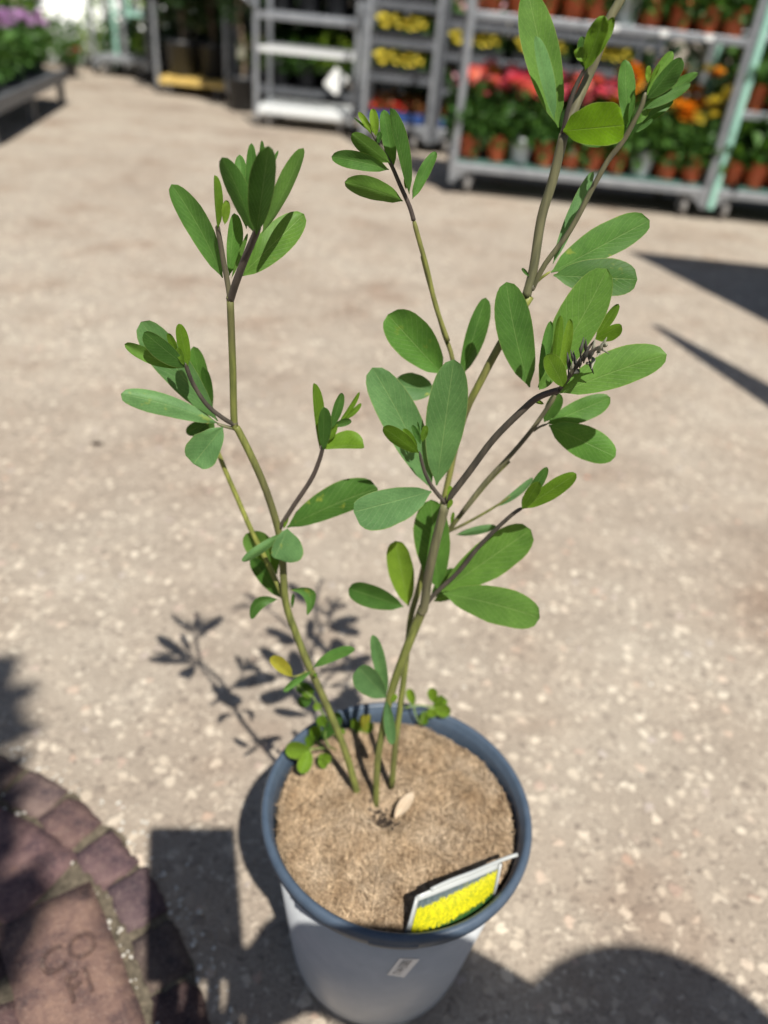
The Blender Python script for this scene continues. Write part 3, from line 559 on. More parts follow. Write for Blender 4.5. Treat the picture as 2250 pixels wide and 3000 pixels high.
LV = [
 # top left cluster
 ('A',(835,1100),(478,450),88,88,dict(bend=-25,o=-.004,dt=-.01,kl=.1,kr=.5)), ('A',(800,765),(778,385),10,50,dict(c='y',o=.002,kr=-.6)),
 ('A',(1055,790),(830,262),72,78,dict(o=.016,dt=.012,kl=-.9,kr=.2,bend=-12,c='m')), ('A',(1070,800),(1155,183),104,80,dict(o=.02,dt=.03,kl=.1,kr=-.3,c='d')),
 ('A',(1035,760),(1035,163),42,42,dict(o=.005,dt=.005)), ('A',(1090,600),(1106,143),16,30,dict(o=.006,c='d')), ('A',(1130,400),(1220,215),10,16,dict(o=.006,c='d')),
 ('A',(1110,790),(1398,198),78,40,dict(o=.012,dt=.004,kr=-.8,bend=-10,c='l')), ('A',(1000,760),(952,243),55,50,dict(o=-.004,dt=-.01)),
 ('A',(950,1095),(1400,655),118,112,dict(o=-.006,dt=-.004,kl=-.55,kr=.15,c='l',spot=.15)), ('A',(880,1085),(915,650),35,75,dict(o=-.01,dt=-.01)),
 ('A',(895,1105),(1008,790),14,18,dict(o=-.002,c='l')), ('A',(850,730),(862,560),28,32,dict(o=.004,c='g')),
 # left node
 ('B',(660,690),(220,122),105,90,dict(o=-.002,dt=-.012,kl=.15,kr=.15,c='b',al=.85,be=.45)), ('B',(665,705),(105,535),70,58,dict(o=.004,dt=.012,kl=.15,kr=-.8,bend=-18,c='b',al=.8,be=.42,spot=.35)),
 ('B',(690,722),(520,935),95,100,dict(o=.004,dt=.014,c='b',be=.3,al=.75,wave=2.5)), ('B',(485,385),(238,182),72,42,dict(o=.016,dt=.012,kl=.3,kr=-.3,c='d')),
 ('B',(460,385),(126,250),38,42,dict(o=.012,dt=.01,c='l',bend=14)), ('B',(490,375),(437,133),34,38,dict(o=.016,c='y',kr=-.4)), ('B',(430,310),(374,188),20,22,dict(o=.017,c='y')),
 ('B',(465,370),(430,270),18,20,dict(o=.018,c='y')),
 ('B',(590,650),(520,263),42,58,dict(o=-.03,dt=-.006,c='m')), ('B',(620,640),(575,380),25,36,dict(o=-.028,dt=.004,c='d')), ('B',(600,690),(480,760),40,35,dict(o=-.022,c='d')),
 ('B',(640,700),(560,790),35,35,dict(o=-.02,c='d')),
 # middle left branch
 ('B',(1243,850),(1208,472),14,48,dict(o=.012,kr=-.5,c='y')), ('B',(1262,855),(1268,610),32,46,dict(o=.014,dt=.01,c='d')), ('B',(1262,852),(1498,840),90,16,dict(o=.012,dt=.008,bend=14,kl=-.4,c='y',be=.4)),
 ('B',(1305,740),(1370,528),24,32,dict(o=.016,c='d')), ('B',(1350,700),(1470,524),14,14,dict(o=.014,bend=-10,c='y')), ('B',(1360,690),(1480,588),14,18,dict(o=.014,bend=-8,c='y')), ('B',(1320,720),(1425,690),26,18,dict(o=.015,c='d')),
 ('B',(1300,800),(1330,690),18,26,dict(o=.015,c='y')),
 ('B',(1055,1300),(1575,1075),112,72,dict(o=-.004,dt=.004,kl=-.5,kr=.2,bend=14,c='d',spot=.35,be=.4)),
 # top middle cluster
 ('C',(826,800),(673,100),28,82,dict(o=-.012,dt=.012,kr=-.55,bend=-6,c='d')), ('C',(700,580),(618,115),58,62,dict(o=-.016,c='m')), ('C',(555,335),(530,105),36,40,dict(o=-.012,c='g')),
 ('C',(545,330),(416,132),26,28,dict(o=-.012,c='g')), ('C',(672,545),(362,305),78,62,dict(o=-.008,dt=.01,kl=-.5,kr=.3,c='l')), ('C',(662,600),(196,495),72,82,dict(o=-.008,dt=.012,c='m',bend=-10)),
 ('C',(775,855),(303,700),82,98,dict(o=-.014,dt=.012,kl=-.9,kr=.25,bend=-12,c='l',wave=2)), ('C',(852,838),(1042,452),48,52,dict(o=-.016,dt=-.002,c='m',bend=12,wave=2)), ('C',(520,300),(378,178),8,10,dict(o=-.012,c='d')),
 ('C',(800,760),(800,640),18,20,dict(o=-.012,c='y')), ('C',(570,390),(590,290),20,24,dict(o=-.01,c='d')),
 # leaves on the stem below it
 ('E',(492,575),(226,284),92,112,dict(o=-.026,dt=.004,c='m',spot=.15,be=.45)), ('E',(455,650),(256,628),66,70,dict(o=-.034,c='b',spot=.45)), ('E',(580,585),(702,202),40,58,dict(o=-.03,dt=-.012,kl=-.5,kr=-.6,c='d')),
 # centre
 ('E',(440,1135),(150,542),98,92,dict(o=.014,dt=-.012,kl=.2,kr=.2,c='b',bend=-18,be=.45)), ('E',(463,1115),(548,502),98,98,dict(o=.016,dt=-.004,c='b',kl=.12,kr=.16)),
 ('E',(378,958),(203,832),36,42,dict(o=.03,dt=.008,c='y',kl=-.4)), ('E',(385,915),(345,822),14,16,dict(o=.028,c='d')), ('E',(392,905),(412,823),16,18,dict(o=.028,c='y')), ('E',(385,890),(370,805),5,6,dict(o=.028,c='d')),
 ('E',(370,930),(300,840),14,20,dict(o=.03,c='y')),
 ('F',(652,185),(178,310),150,88,dict(o=.022,dt=.026,kl=.1,kr=.1,c='b',al=.7,be=.35)),
 # right cluster
 ('E',(915,638),(802,126),88,92,dict(o=.006,dt=-.006,kl=-.1,kr=.25,c='m',bend=12)), ('E',(958,640),(1293,62),118,98,dict(o=.02,dt=.004,kl=-.45,kr=.15,c='l',bend=-14)),
 ('E',(1062,665),(1582,478),105,82,dict(o=.044,dt=.006,kl=-.35,kr=.1,c='l',bend=8,be=.5)), ('E',(1000,815),(1308,688),52,62,dict(o=-.004,dt=-.004,c='m',kl=-.3)),
 ('E',(1008,822),(1333,975),80,82,dict(o=0,dt=.008,c='m',kl=-.3,kr=.1)), ('E',(985,808),(1058,665),32,44,dict(o=-.006,c='d')),
 ('E',(1235,400),(1348,233),22,26,dict(o=.012,c='y',kl=-.3)), ('E',(1232,405),(1362,336),24,46,dict(o=.014,dt=.008,c='y',kl=-.7)),
 ('E',(1085,640),(1000,478),44,52,dict(o=.048,dt=.012,kl=.8,kr=-.3,c='y')), ('E',(1035,560),(1066,288),22,24,dict(o=.046,kl=-.5,kr=-.5,c='y')), ('E',(1060,590),(1112,305),18,30,dict(o=.03,c='g')), ('E',(965,610),(1018,315),24,26,dict(o=.03,c='m')),
 ('E',(960,650),(1040,560),26,26,dict(o=.028,c='l')), ('E',(985,720),(935,700),10,12,dict(o=.03,c='g')),
 # top right
 ('D',(560,885),(345,-70),128,132,dict(o=-.004,dt=-.004,c='l',kl=.25,kr=.1,al=.75,be=.5)), ('D',(530,830),(400,250),34,68,dict(o=.004,dt=.006,kl=.4,kr=-.35,c='b')),
 ('D',(592,910),(1018,870),180,128,dict(o=0,dt=.022,kl=-.15,kr=.35,c='t',al=.55,be=.28,wave=1.6)), ('D',(620,930),(860,1010),26,36,dict(o=-.008,c='d')),
 ('D',(745,490),(880,108),72,58,dict(o=.006,dt=.01,c='y',wave=3)), ('D',(790,430),(942,118),36,42,dict(o=.008,c='y',wave=2)), ('D',(740,430),(690,330),44,50,dict(o=.008,c='y',wave=2)), ('D',(735,470),(725,250),40,44,dict(o=.004,c='d',wave=2)),
 ('J',(285,1225),(265,568),78,92,dict(o=.004,dt=-.004,c='m',kl=-.4)), ('J',(300,1190),(355,890),28,22,dict(o=.006,c='d')),
 ('J',(470,910),(715,488),62,62,dict(o=.004,c='l')), ('J',(468,945),(802,550),62,112,dict(o=.012,dt=.006,kl=-.3,kr=-.3,c='d',wave=2)), ('J',(432,1035),(962,695),66,38,dict(o=.008,c='m',kl=-.3,kr=-.6)),
 ('J',(440,1040),(886,792),40,62,dict(o=.011,c='d',kl=-.4)), ('J',(372,1185),(485,1035),32,36,dict(o=.009,c='l')), ('J',(425,1180),(720,945),58,50,dict(o=.004,dt=-.006,c='d',kl=.4)), ('J',(355,1265),(530,1133),20,24,dict(o=.012,c='d')),
 ('J',(480,795),(492,622),28,26,dict(o=.011,c='g')), ('J',(500,790),(592,606),22,24,dict(o=.009,c='y')),
 ('D',(520,1835),(803,1190),52,36,dict(o=-.012,dt=-.02,kr=-.8,c='b')), ('D',(508,1892),(1193,1528),138,98,dict(o=-.008,dt=-.006,kl=-.1,kr=.2,c='m',spot=.35,be=.42)),
 ('D',(525,1912),(1108,1940),140,130,dict(o=-.006,dt=.004,kl=-.25,kr=.3,c='d',spot=.25,be=.42)), ('D',(355,1920),(305,1862),12,14,dict(o=-.008,c='d')),
 # lower right
 ('F',(690,780),(650,235),122,98,dict(o=-.006,dt=-.006,c='m',kl=.15,kr=.15,be=.5)), ('F',(712,795),(1256,418),118,126,dict(o=.004,dt=-.004,kl=0,kr=.2,c='l',be=.42)), ('F',(722,805),(1310,955),112,118,dict(o=.008,dt=.012,kl=-.2,kr=.25,c='l',be=.42,bend=14)),
 ('F',(512,885),(432,486),80,76,dict(o=-.016,dt=.0,c='g',be=.45)), ('F',(482,887),(148,775),74,68,dict(o=-.014,dt=.01,c='d',be=.42)), ('F',(1040,280),(1268,103),20,26,dict(o=-.014,c='b',bend=-10,kl=-.5,kr=-.5)), ('F',(800,450),(1045,398),26,26,dict(o=-.024,c='b',kl=-.7,kr=-.5)),
 ('F',(650,830),(790,655),40,50,dict(o=-.024,c='d')), ('F',(665,855),(868,738),40,44,dict(o=-.022,c='l')),
 ('F',(1200,290),(1355,38),32,36,dict(o=.022,c='d',kl=-.5)), ('F',(1205,292),(1532,78),52,56,dict(o=.024,dt=.008,c='y',kl=-.4,kr=.2)), ('F',(1200,292),(1305,128),38,42,dict(o=.028,dt=.008,c='y')), ('F',(1200,270),(1215,210),8,10,dict(o=.022,c='d')),
 # lower left
 ('G',(630,90),(560,250),135,36,dict(o=.008,dt=.012,c='b',al=.6,be=.4,kl=-.2,spot=.3)), ('G',(612,112),(384,265),28,26,dict(o=.008,dt=.012,kl=-.6,kr=-.5,c='b',spot=.4)), ('G',(575,335),(405,118),62,92,dict(o=-.022,c='l',spot=.35)),
 ('G',(598,465),(435,250),42,48,dict(o=-.016,c='d')), ('G',(640,420),(742,556),36,34,dict(o=-.004,dt=.008,bend=70,c='m',spot=.5)), ('G',(578,472),(432,575),36,30,dict(o=0,dt=.008,bend=-42,c='d',spot=.5)),
 ('G',(655,520),(662,440),10,10,dict(o=.002,c='d')), ('G',(770,840),(996,738),36,26,dict(o=.006,dt=.006,kl=-.6,c='m',bend=10)), ('G',(760,860),(608,968),16,20,dict(o=.006,dt=.01,c='m')), ('G',(658,890),(538,785),30,44,dict(o=.006,c='w')),
 ('G',(1165,1003),(1015,838),88,56,dict(o=.008,dt=.008,c='b',al=.7,be=.4)), ('G',(1163,1000),(1090,663),30,42,dict(o=.004,dt=-.004,c='b')), ('G',(1165,1018),(1197,1257),30,32,dict(o=.008,dt=.006,c='b')),
 ('G',(1190,1030),(1218,985),14,16,dict(o=.008,c='g')), ('G',(770,880),(790,880),12,12,dict(o=.006,c='y')),
 ('G',(610,90),(632,15),9,12,dict(o=.003,c='g')), ('F',(745,250),(765,150),18,20,dict(o=.018,c='g',bend=-8)), ('F',(750,290),(775,235),14,16,dict(o=.019,c='g')), ('F',(770,390),(785,310),10,12,dict(o=-.017,c='y')),
]
for r, b, t, wl, wr, kw in LV: leaf(r, b, t, wl, wr, **kw)
# dark flower buds on a short spike
bd = random.Random(2)
for q in ((1100,500),(1118,545),(1150,560),(1140,505),(1200,515),(1232,520),(1180,470),(1210,480),(1165,440),(1190,425),(1225,440),(1250,450),(1270,425),(1292,432),(1262,468),(1160,520),(1130,480),(1215,540),(1282,455)):
    f = (q[0]-1060)/230; base = PP(*px('E', (1060+230*f*.9+6, 640-205*f*.95)), .043+.016*f)-PO; tip = PP(*px('E', (q[0]+bd.uniform(-8,8), q[1]+bd.uniform(-8,8))), .046+.018*f+bd.uniform(-.006,.006))-PO
    d = (tip-base); d = d.normalized()*.0062 if d.length > .001 else Vector((0,-.004,.004)); side = d.orthogonal().normalized()*.0016*bd.uniform(-1,1); w_ = bd.uniform(.55,1.)
    mb = MB(); mb.tube([base.lerp(tip,.3), tip-d*.8, tip-d*.3, tip+side*.6, tip+d*.8+side*1.8], [.0004,.0007*w_,.0016*w_,.0012*w_,.0002], 6); mb.build('flower_bud', M['budpale'] if f > .8 or bd.random() < .25 else M['bud'], plant, True)

# little weeds rooted in the coir, and a dry leaf scrap
def weed(name_label, root_px, leaves, stems_):
    root = on_z(root_px[0], root_px[1], ZM); e = empty('weed_seedling', root); tag(e, name_label, 'weed', 'weeds sprouting in the pot')
    o0 = Y0 + LEAN*(root.z-.2) - root.y
    for q in stems_:
        P = [PP(*px('W', p), o0+(p[2] if len(p) > 2 else 0))-root for p in q]
        mb = MB(); mb.tube(spline(P, 3), .0008, 6); o = mb.build('stem', M['stem'], e, True); o.color = (.2,.3,.08,1)
    for b, t, a, c_, kw in leaves:
        kw = dict(kw); kw['o'] = o0+kw.get('o', 0); leaf('W', b, t, a, c_, parent=e, org=root, al=.7, be=.5, **kw)
weed('bright green weed seedling sprouting beside the left stem in the pot', px('W', (560,500)), [((400,500),(218,500),72,60,dict(c='g',o=.03)),((405,505),(338,680),52,56,dict(c='g',o=.034,dt=.012)),((415,500),(388,395),34,34,dict(c='y')),((450,440),(440,318),46,46,dict(c='y')),
  ((470,540),(560,590),40,44,dict(c='g',o=.024)),((470,560),(520,640),36,30,dict(c='g',o=.028)),((520,480),(600,560),40,40,dict(c='y')),((520,330),(470,250),44,40,dict(c='y')),((560,400),(620,220),50,46,dict(c='d')),((500,420),(560,330),40,40,dict(c='d')),((620,380),(660,350),20,26,dict(c='g'))],
  [[(565,520),(500,490,.014),(405,500,.03)],[(565,520),(520,420),(520,330)],[(565,520),(490,540,.012),(465,555,.024)],[(500,480),(460,440),(445,400)]])
weed('green weed seedling trailing over the far rim of the pot', px('W', (1225,330)), [((1180,170),(1140,45),34,34,dict(c='g')),((1330,150),(1310,38),36,40,dict(c='g')),((1330,190),(1455,225),50,52,dict(c='g')),((1320,180),(1430,130),36,36,dict(c='g')),((1320,190),(1310,262),38,42,dict(c='g')),((1250,210),(1265,318),30,32,dict(c='y')),((1330,180),(1400,100),30,30,dict(c='y'))],
  [[(1230,320),(1190,230),(1180,170)],[(1230,320),(1260,230),(1325,185)],[(1110,190),(1200,170),(1320,180)]])
weed('pale yellowish weed tuft at the back edge of the coir mat', px('W', (800,390)), [((790,380),(720,270),40,30,dict(c='g')),((800,380),(800,235),30,34,dict(c='w')),((810,380),(870,300),30,36,dict(c='g')),((790,390),(710,390),26,26,dict(c='g')),((800,380),(850,235),22,24,dict(c='w')),((780,380),(750,330),26,26,dict(c='g'))], [[(800,395),(790,340),(770,300)]])
weed('small dark weed sprig behind the left stem above the rim', px('W', (640,470)), [((440,70),(300,20),50,46,dict(c='d',o=-.004)),((420,130),(310,150),46,46,dict(c='d',o=-.004)),((440,150),(480,200),30,36,dict(c='g')),((300,0),(205,62),26,18,dict(c='d')),((430,100),(350,60),40,40,dict(c='y'))], [[(640,470),(560,330),(480,200),(430,110)],[(430,110),(360,60),(300,5)]])
dl = on_z(*px('W', (1085,920)), ZM+.004); V = []; UV = []
for i in range(9):
    s = i/8; ww = .0052*math.sin(math.pi*min(1, s*.92+.05))**.7
    for j in range(-2, 3): V.append((ww*j/2+.004*s, -.012+.026*s, .0055*math.sin(s*2.4)+.002*abs(j)*(1-s)+.0008*mnoise.noise(Vector((i*.7, j, 2))))); UV.append((.5+j*.25, s))
sc_leaf = link('dry_leaf', uvmesh('dry_leaf', V, [(i*5+j, i*5+j+1, i*5+j+6, i*5+j+5) for i in range(8) for j in range(4)], UV), None, M['dryleaf']); sc_leaf.location = dl; sc_leaf.rotation_euler = (.3,.2,-.35)
tag(sc_leaf, 'dry pale brown leaf scrap lying on the coir by the stems', 'dry leaf')

for (x_, y_), lb, mt, r_ in (((1146,732),'pale dry petal lying on the sunlit concrete','budpale',.012),((1720,1398),'tiny pinkish chip lying on the concrete right of the plant','terra',.004),((285,1300),'small dark damp blot of soil on the concrete left of the plant','soil',.012),((2075,756),'small tan leaf lying at the edge of the panel shadow','dryleaf',.018)):
    mb = MB(); R9 = random.Random(int(x_)); n = 9; V = [(r_*R9.uniform(.7,1.2)*math.cos(6.283*k/n), r_*.8*R9.uniform(.7,1.2)*math.sin(6.283*k/n), R9.uniform(0,.3)*r_*.4) for k in range(n)]+[(0,0,r_*.22)]
    mb.add(V, [(k, (k+1) % n, n) for k in range(n)]); o = mb.build('fallen_scrap', M[mt], None, True); o.location = on_z(x_, y_, .001); tag(o, lb, 'debris')
# ------------------------------------------------------------------ nursery trolleys and their plants
def bar(mb, a, b, w_=.03): 
    a, b = Vector(a), Vector(b); lo = [min(a[i], b[i])-w_/2 for i in range(3)]; hi = [max(a[i], b[i])+w_/2 for i in range(3)]
    mb.box(lo[0], hi[0], lo[1], hi[1], lo[2], hi[2])
def trolley(loc, W, Dp, shelves, top, label, rz=0, name='plant_trolley', board='greenboard', post='steel', base='steel', group=None, baseboard=None, wire=False, zb=.16, mints=(), rail=None):
    e = empty(name, loc, rz); tag(e, label, 'trolley', group)
    for i, (x, y) in enumerate(((0,0),(W,0),(W,Dp),(0,Dp))):
        mb = MB(); mb.box(x-.016, x+.016, y-.016, y+.016, .055, top); mb.build('post', M['mint' if i in mints else post], e, bevel=.004)
        s = 1 if x == 0 else -1; sy = 1 if y == 0 else -1
        mb = MB(); cx, cy = x+s*.085, y+sy*.05
        V = []; n = 16
        for k in range(n):
            a = 2*math.pi*k/n
            for xx, rr in ((-.014,.046),(-.012,.053),(.012,.053),(.014,.046)): V.append((cx+xx, cy+rr*math.cos(a), .0535+rr*math.sin(a)))
        F = [(k*4+j, ((k+1)%n)*4+j, ((k+1)%n)*4+j+1, k*4+j+1) for k in range(n) for j in range(3)]
        F += [tuple(k*4 for k in range(n)), tuple(k*4+3 for k in range(n-1,-1,-1))]
        mb.add(V, F); wh = mb.build('wheel', M['rubber'], e, True)
        mb = MB(); mb.box(cx-.024, cx-.018, cy-.016, cy+.016, .05, zb-.03); mb.box(cx+.018, cx+.024, cy-.016, cy+.016, .05, zb-.03); mb.box(cx-.024, cx+.024, cy-.02, cy+.02, zb-.036, zb-.022)
        mb.tube([(cx-.026,cy,.0535),(cx+.026,cy,.0535)], .012, 8); mb.build('caster_fork', M['steel'], wh)
    mb = MB(); z = zb-.026
    for a, b in (((.03,0,z),(W-.03,0,z)),((.03,Dp,z),(W-.03,Dp,z)),((0,.035,z),(0,Dp-.035,z)),((W,.035,z),(W,Dp-.035,z))): bar(mb, a, b, .036)
    for x, s in ((.016,1),(W-.016,-1)): mb.add([(x,-.012,.07),(x,.012,.07),(x+s*.08,-.012,z-.016),(x+s*.08,.012,z-.016),(x,-.012,z-.016),(x,.012,z-.016)], [(0,2,4),(1,5,3),(0,1,3,2),(2,3,5,4)])
    mb.build('base_frame', M[base], e, bevel=.004)
    mb = MB(); mb.box(.018, W-.018, .02, Dp-.02, zb-.007, zb+.006); mb.build('base_board', M[baseboard or board], e)
    for zs in shelves:
        mb = MB(); mb.box(.02, W-.02, .012, Dp-.012, zs-.008, zs+.004)
        if wire:
            mb = MB()
            for k in range(15): yy = .01+(Dp-.02)*k/14; mb.box(.02, W-.02, yy-.0025, yy+.0025, zs-.004, zs+.003)
            for k in range(24): xx = .03+(W-.06)*k/23; mb.box(xx-.002, xx+.002, .006, Dp-.006, zs+.0035, zs+.007)
        sh = mb.build('shelf', M['whitewire' if wire and zs < .6 else 'steel' if wire else board], e)
        for ya, yb in ((-.012,.009),(Dp-.009,Dp+.012)):
            mb = MB(); mb.box(.018, W-.018, ya, yb, zs-.024, zs+.01); mb.build('shelf_rail', M['whitewire' if wire and zs < .6 and ya < 0 else rail or post], sh, bevel=.003)
    return e

def fol_mesh(name, n, rx, h, ll, seed, m, z0=0., up=.3, cone=False, ball=True):
    R = random.Random(seed); V = []; F = []
    for k in range(n):
        while True:
            x, y, z = R.uniform(-1,1), R.uniform(-1,1), R.uniform(0,1)
            rr = math.hypot(x, y); lim = (1-z)**.8 if cone else math.sqrt(max(0, 1-(2*z-.9)**2/1.25))
            if rr < lim and (rr > lim*.35 or R.random() < .4): break
        # clumpy outline
        g = 1+.28*mnoise.noise(Vector((x*2.2+seed, y*2.2, z*3)))
        p = Vector((x*rx*g, y*rx*g, z0+z*h*g)); d = Vector((x+R.gauss(0,.4), y+R.gauss(0,.4), up+R.gauss(0,.5))).normalized()
        sd = d.cross(Vector((R.gauss(0,1), R.gauss(0,1), R.gauss(0,1)))).normalized(); nn = d.cross(sd); L = ll*R.uniform(.6,1.3); wd = L*.27
        n0 = len(V); V += [p, p+d*L*.5+sd*wd+nn*wd*.35, p+d*L-nn*L*.12, p+d*L*.5-sd*wd+nn*wd*.35]; F += [(n0, n0+1, n0+2), (n0, n0+2, n0+3)]
    me = meshdata(name, V, F, True); me.materials.append(m); return me
def flower_mesh(name, r, m, rings=3, np_=11, dome=.35):
    V = []; F = []; UV = []; R = random.Random(len(name))
    for g in range(rings):
        for k in range(np_):
            a = 2*math.pi*(k+.5*g)/np_+R.uniform(-.1,.1); L = r*(1-.24*g)*R.uniform(.9,1.1); el = .15+.42*g; wd = L*.3
            dr = Vector((math.cos(a)*math.cos(el), math.sin(a)*math.cos(el), math.sin(el))); sd = Vector((-math.sin(a), math.cos(a), 0))
            b = Vector((0,0,r*dome*.3*g)); n0 = len(V); V += [b, b+dr*L*.6+sd*wd, b+dr*L, b+dr*L*.6-sd*wd]; UV += [(0,0),(.6,0),(1,0),(.6,0)]
            F += [(n0, n0+1, n0+2, n0+3)]
    me = uvmesh(name, V, F, UV); me.materials.append(m); return me
def flock_mesh(name, n, rx, ry, z0, z1, r, m, seed):
    # many small blossoms of one bedding tray, one mesh
    R = random.Random(seed); V = []; F = []; UV = []
    for k in range(n):
        c = Vector((R.uniform(-rx, rx), R.uniform(-ry*1.15, ry*.8), R.uniform(z0, z1))); t = Vector((R.gauss(0,.5), -.5+R.gauss(0,.4), 1)).normalized(); u = t.orthogonal().normalized(); v = t.cross(u); rr = r*R.uniform(.7,1.2)
        for j in range(6):
            a = j*math.pi/3; d = u*math.cos(a)+v*math.sin(a); s = t.cross(d); n0 = len(V)
            V += [c, c+d*rr*.6+s*rr*.38, c+d*rr+t*rr*.1, c+d*rr*.6-s*rr*.38]; UV += [(0,0),(.6,0),(1,0),(.6,0)]; F.append((n0, n0+1, n0+2, n0+3))
    me = uvmesh(name, V, F, UV); me.materials.append(m); return me
def pot_mesh(name, r, h, m, n=18):
    mb = MB(); mb.lathe([(0,.001),(r*.74,.001),(r*.76,.004),(r*.95,h*.86),(r,h*.87),(r*1.02,h*.9),(r*1.01,h),(r*.95,h),(r*.93,h*.9),(0,h*.88)], n)
    me = meshdata(name, mb.V, mb.F, True); me.materials.append(m); return me
PM = {'terra': pot_mesh('p_terra', .056, .118, M['terra']), 'pale': pot_mesh('p_pale', .056, .118, M['palepot']), 'black': pot_mesh('p_black', .1, .2, M['black']), 'big': pot_mesh('p_big', .15, .3, M['black']), 'smallblack': pot_mesh('p_sb', .07, .13, M['black'])}
FM = {'dahlia': [fol_mesh('f_d%d' % k, 300, .1, .22, .055, k, M['fol_mid'], .065, .05) for k in range(3)],
      'leafy': [fol_mesh('f_l%d' % k, 110, .11, .24, .09, 20+k, M['fol_mid'], .07, .1) for k in range(2)],
      'shrub': [fol_mesh('f_s%d' % k, 420, .17, .36, .06, 30+k, M['fol_mid'], .15, .4) for k in range(2)],
      'lime': [fol_mesh('f_y%d' % k, 340, .16, .34, .06, 40+k, M['fol_lime'], .15, .4) for k in range(2)],
      'ever': [fol_mesh('f_e%d' % k, 1500, .36, 1.9, .11, 50+k, M['fol_dark'], .32, .5) for k in range(2)],
      'everlow': [fol_mesh('f_w%d' % k, 520, .17, .4, .06, 60+k, M['fol_dark'], .15, .5) for k in range(2)]}
FL = {'coral': flower_mesh('fl_coral', .056, M['pet_coral']), 'magenta': flower_mesh('fl_mag', .05, M['pet_magenta']), 'orange': flower_mesh('fl_orange', .05, M['pet_orange']), 'yellow': flower_mesh('fl_yellow', .046, M['pet_yellow']),
      'lilac': flower_mesh('fl_lilac', .028, M['pet_lilac']), 'pink': flower_mesh('fl_pink', .03, M['pet_pink']), 'red': flower_mesh('fl_red', .045, M['pet_red'])}
STK = meshdata('stalk', [(-.0015,0,0),(.0015,0,0),(0,.002,0),(-.001,0,1),(.001,0,1),(0,.001,1)], [(0,1,4,3),(1,2,5,4),(2,0,3,5)]); STK.materials.append(M['fol_mid'])
Rp = random.Random(21)
def potted(loc, pot_, fol, flowers, label, cat, group, name='potted_plant', s=1., fh=.33, spread=.075, sz=1., zr=(.86,1.08)):
    e = empty(name, loc, Rp.uniform(0, 6.28)); e.scale = (s,)*3; tag(e, label, cat, group)
    link('pot', PM[pot_], e); f = link('foliage', Rp.choice(FM[fol]), e); k = Rp.uniform(.88,1.12); f.scale = (k, k, k*sz*Rp.uniform(.92,1.08)); f.rotation_euler.z = Rp.uniform(0, 6.28)
    if flowers:
        kind, n = flowers
        for q in range(n):
            a = Rp.uniform(0, 6.28); rr = spread*math.sqrt(Rp.random()); z = fh*Rp.uniform(*zr)
            o = link('flower', FL[kind], e); o.location = (rr*math.cos(a), rr*math.sin(a), z); o.rotation_euler = (Rp.gauss(.35,.35), Rp.gauss(0,.35), Rp.uniform(0,6.28)); kk = Rp.uniform(.8,1.2); o.scale = (kk,)*3
            st = link('flower_stalk', STK, e); st.location = (rr*math.cos(a), rr*math.sin(a), .12); st.scale = (1,1,z-.12)
    return e

# the trolley of dahlias
X1, Y1 = .165, 4.245
trolley((X1,Y1,0), 1.29, .56, [.79], 1.5, 'grey steel plant trolley with orange pots of coral flowers on its lowest board')
for j in range(3):
    for i in range(10):
        x = X1+.085+i*.125+Rp.uniform(-.012,.012); y = Y1+.085+j*.165+Rp.uniform(-.012,.012); left = i < 6
        pk = 'pale' if (i in (2, 7) and j == 0) or Rp.random() < .06 else 'terra'
        pn = 'a pale grey' if pk == 'pale' else 'an orange'
        kind = ('coral','coral','magenta','orange')[(i*2+j) % 4] if left else ('orange','yellow')[(i+j) % 2]
        cn_ = {'coral': 'coral', 'magenta': 'deep pink', 'orange': 'orange', 'yellow': 'yellow'}[kind]; row = ('front','middle','back')[j]
        potted((x,y,.167), pk, 'dahlia', (kind, (5 if left else 6) if j == 0 else 4), 'bushy %s flowered dahlia in %s pot, %s row of the lowest trolley board' % (cn_, pn, row), 'potted dahlia', '%s dahlias in %s pots, %s row' % (cn_, pn.split(' ', 1)[1], row), 'potted_dahlia', 1. if left else 1.02, .345 if left else .36, .085, zr=(.85,1.15) if left else (.75,1.3))
for j in range(2):
    for i in range(10):
        x = X1+.085+i*.125+Rp.uniform(-.01,.01); y = Y1+.075+j*.18
        potted((x,y,.795), 'pale' if i == 5 and j == 0 else 'terra', 'dahlia', None, 'leafy plant in %s pot, %s row of the upper dahlia trolley shelf' % ('a pale grey' if i == 5 and j == 0 else 'an orange', ('front','back')[j]), 'potted plant', '%s pots on the upper trolley shelf, %s row' % ('pale' if i == 5 and j == 0 else 'orange', ('front','back')[j]), s=1.05)
# price cards clipped to the shelf edges
def card_at(p, w_, h_, label, tilt=0., rx=0., group='price cards on the trolleys', name='price_card'):
    mb = MB(); mb.box(-w_/2, w_/2, -.001, .001, -h_/2, h_/2); o = mb.build(name, M['white'], None, bevel=.0006); o.location = p; o.rotation_euler = (rx, tilt, 0); tag(o, label, 'card', group); return o
for x, z in ((.42,.788),(.82,.788),(1.05,.788),(1.26,.788)): card_at((x, Y1-.0145, z), .035, .026, 'small white price card on the upper rail of the dahlia trolley')
# neighbouring trolley with mint posts
X6 = 1.50
trolley((X6,4.25,0), 1.29, .56, [.5,.82], 1.5, 'plant trolley with pale mint painted corner posts beside the dahlia trolley', mints=(0,3))
for j in range(2):
    for i in range(6):
        x = X6+.085+i*.125; y = 4.25+.085+j*.17
        potted((x,y,.167), 'terra', 'leafy', ('yellow', 1) if i % 3 == 0 else None, 'broad leaved plant in an orange pot on the mint posted trolley, lowest board', 'potted plant', 'broad leaved plants on the mint trolley')
        potted((x,y,.505), 'terra', 'leafy', None, 'broad leaved plant in an orange pot on the mint posted trolley, middle shelf', 'potted plant', 'broad leaved plants on the mint trolley shelf')
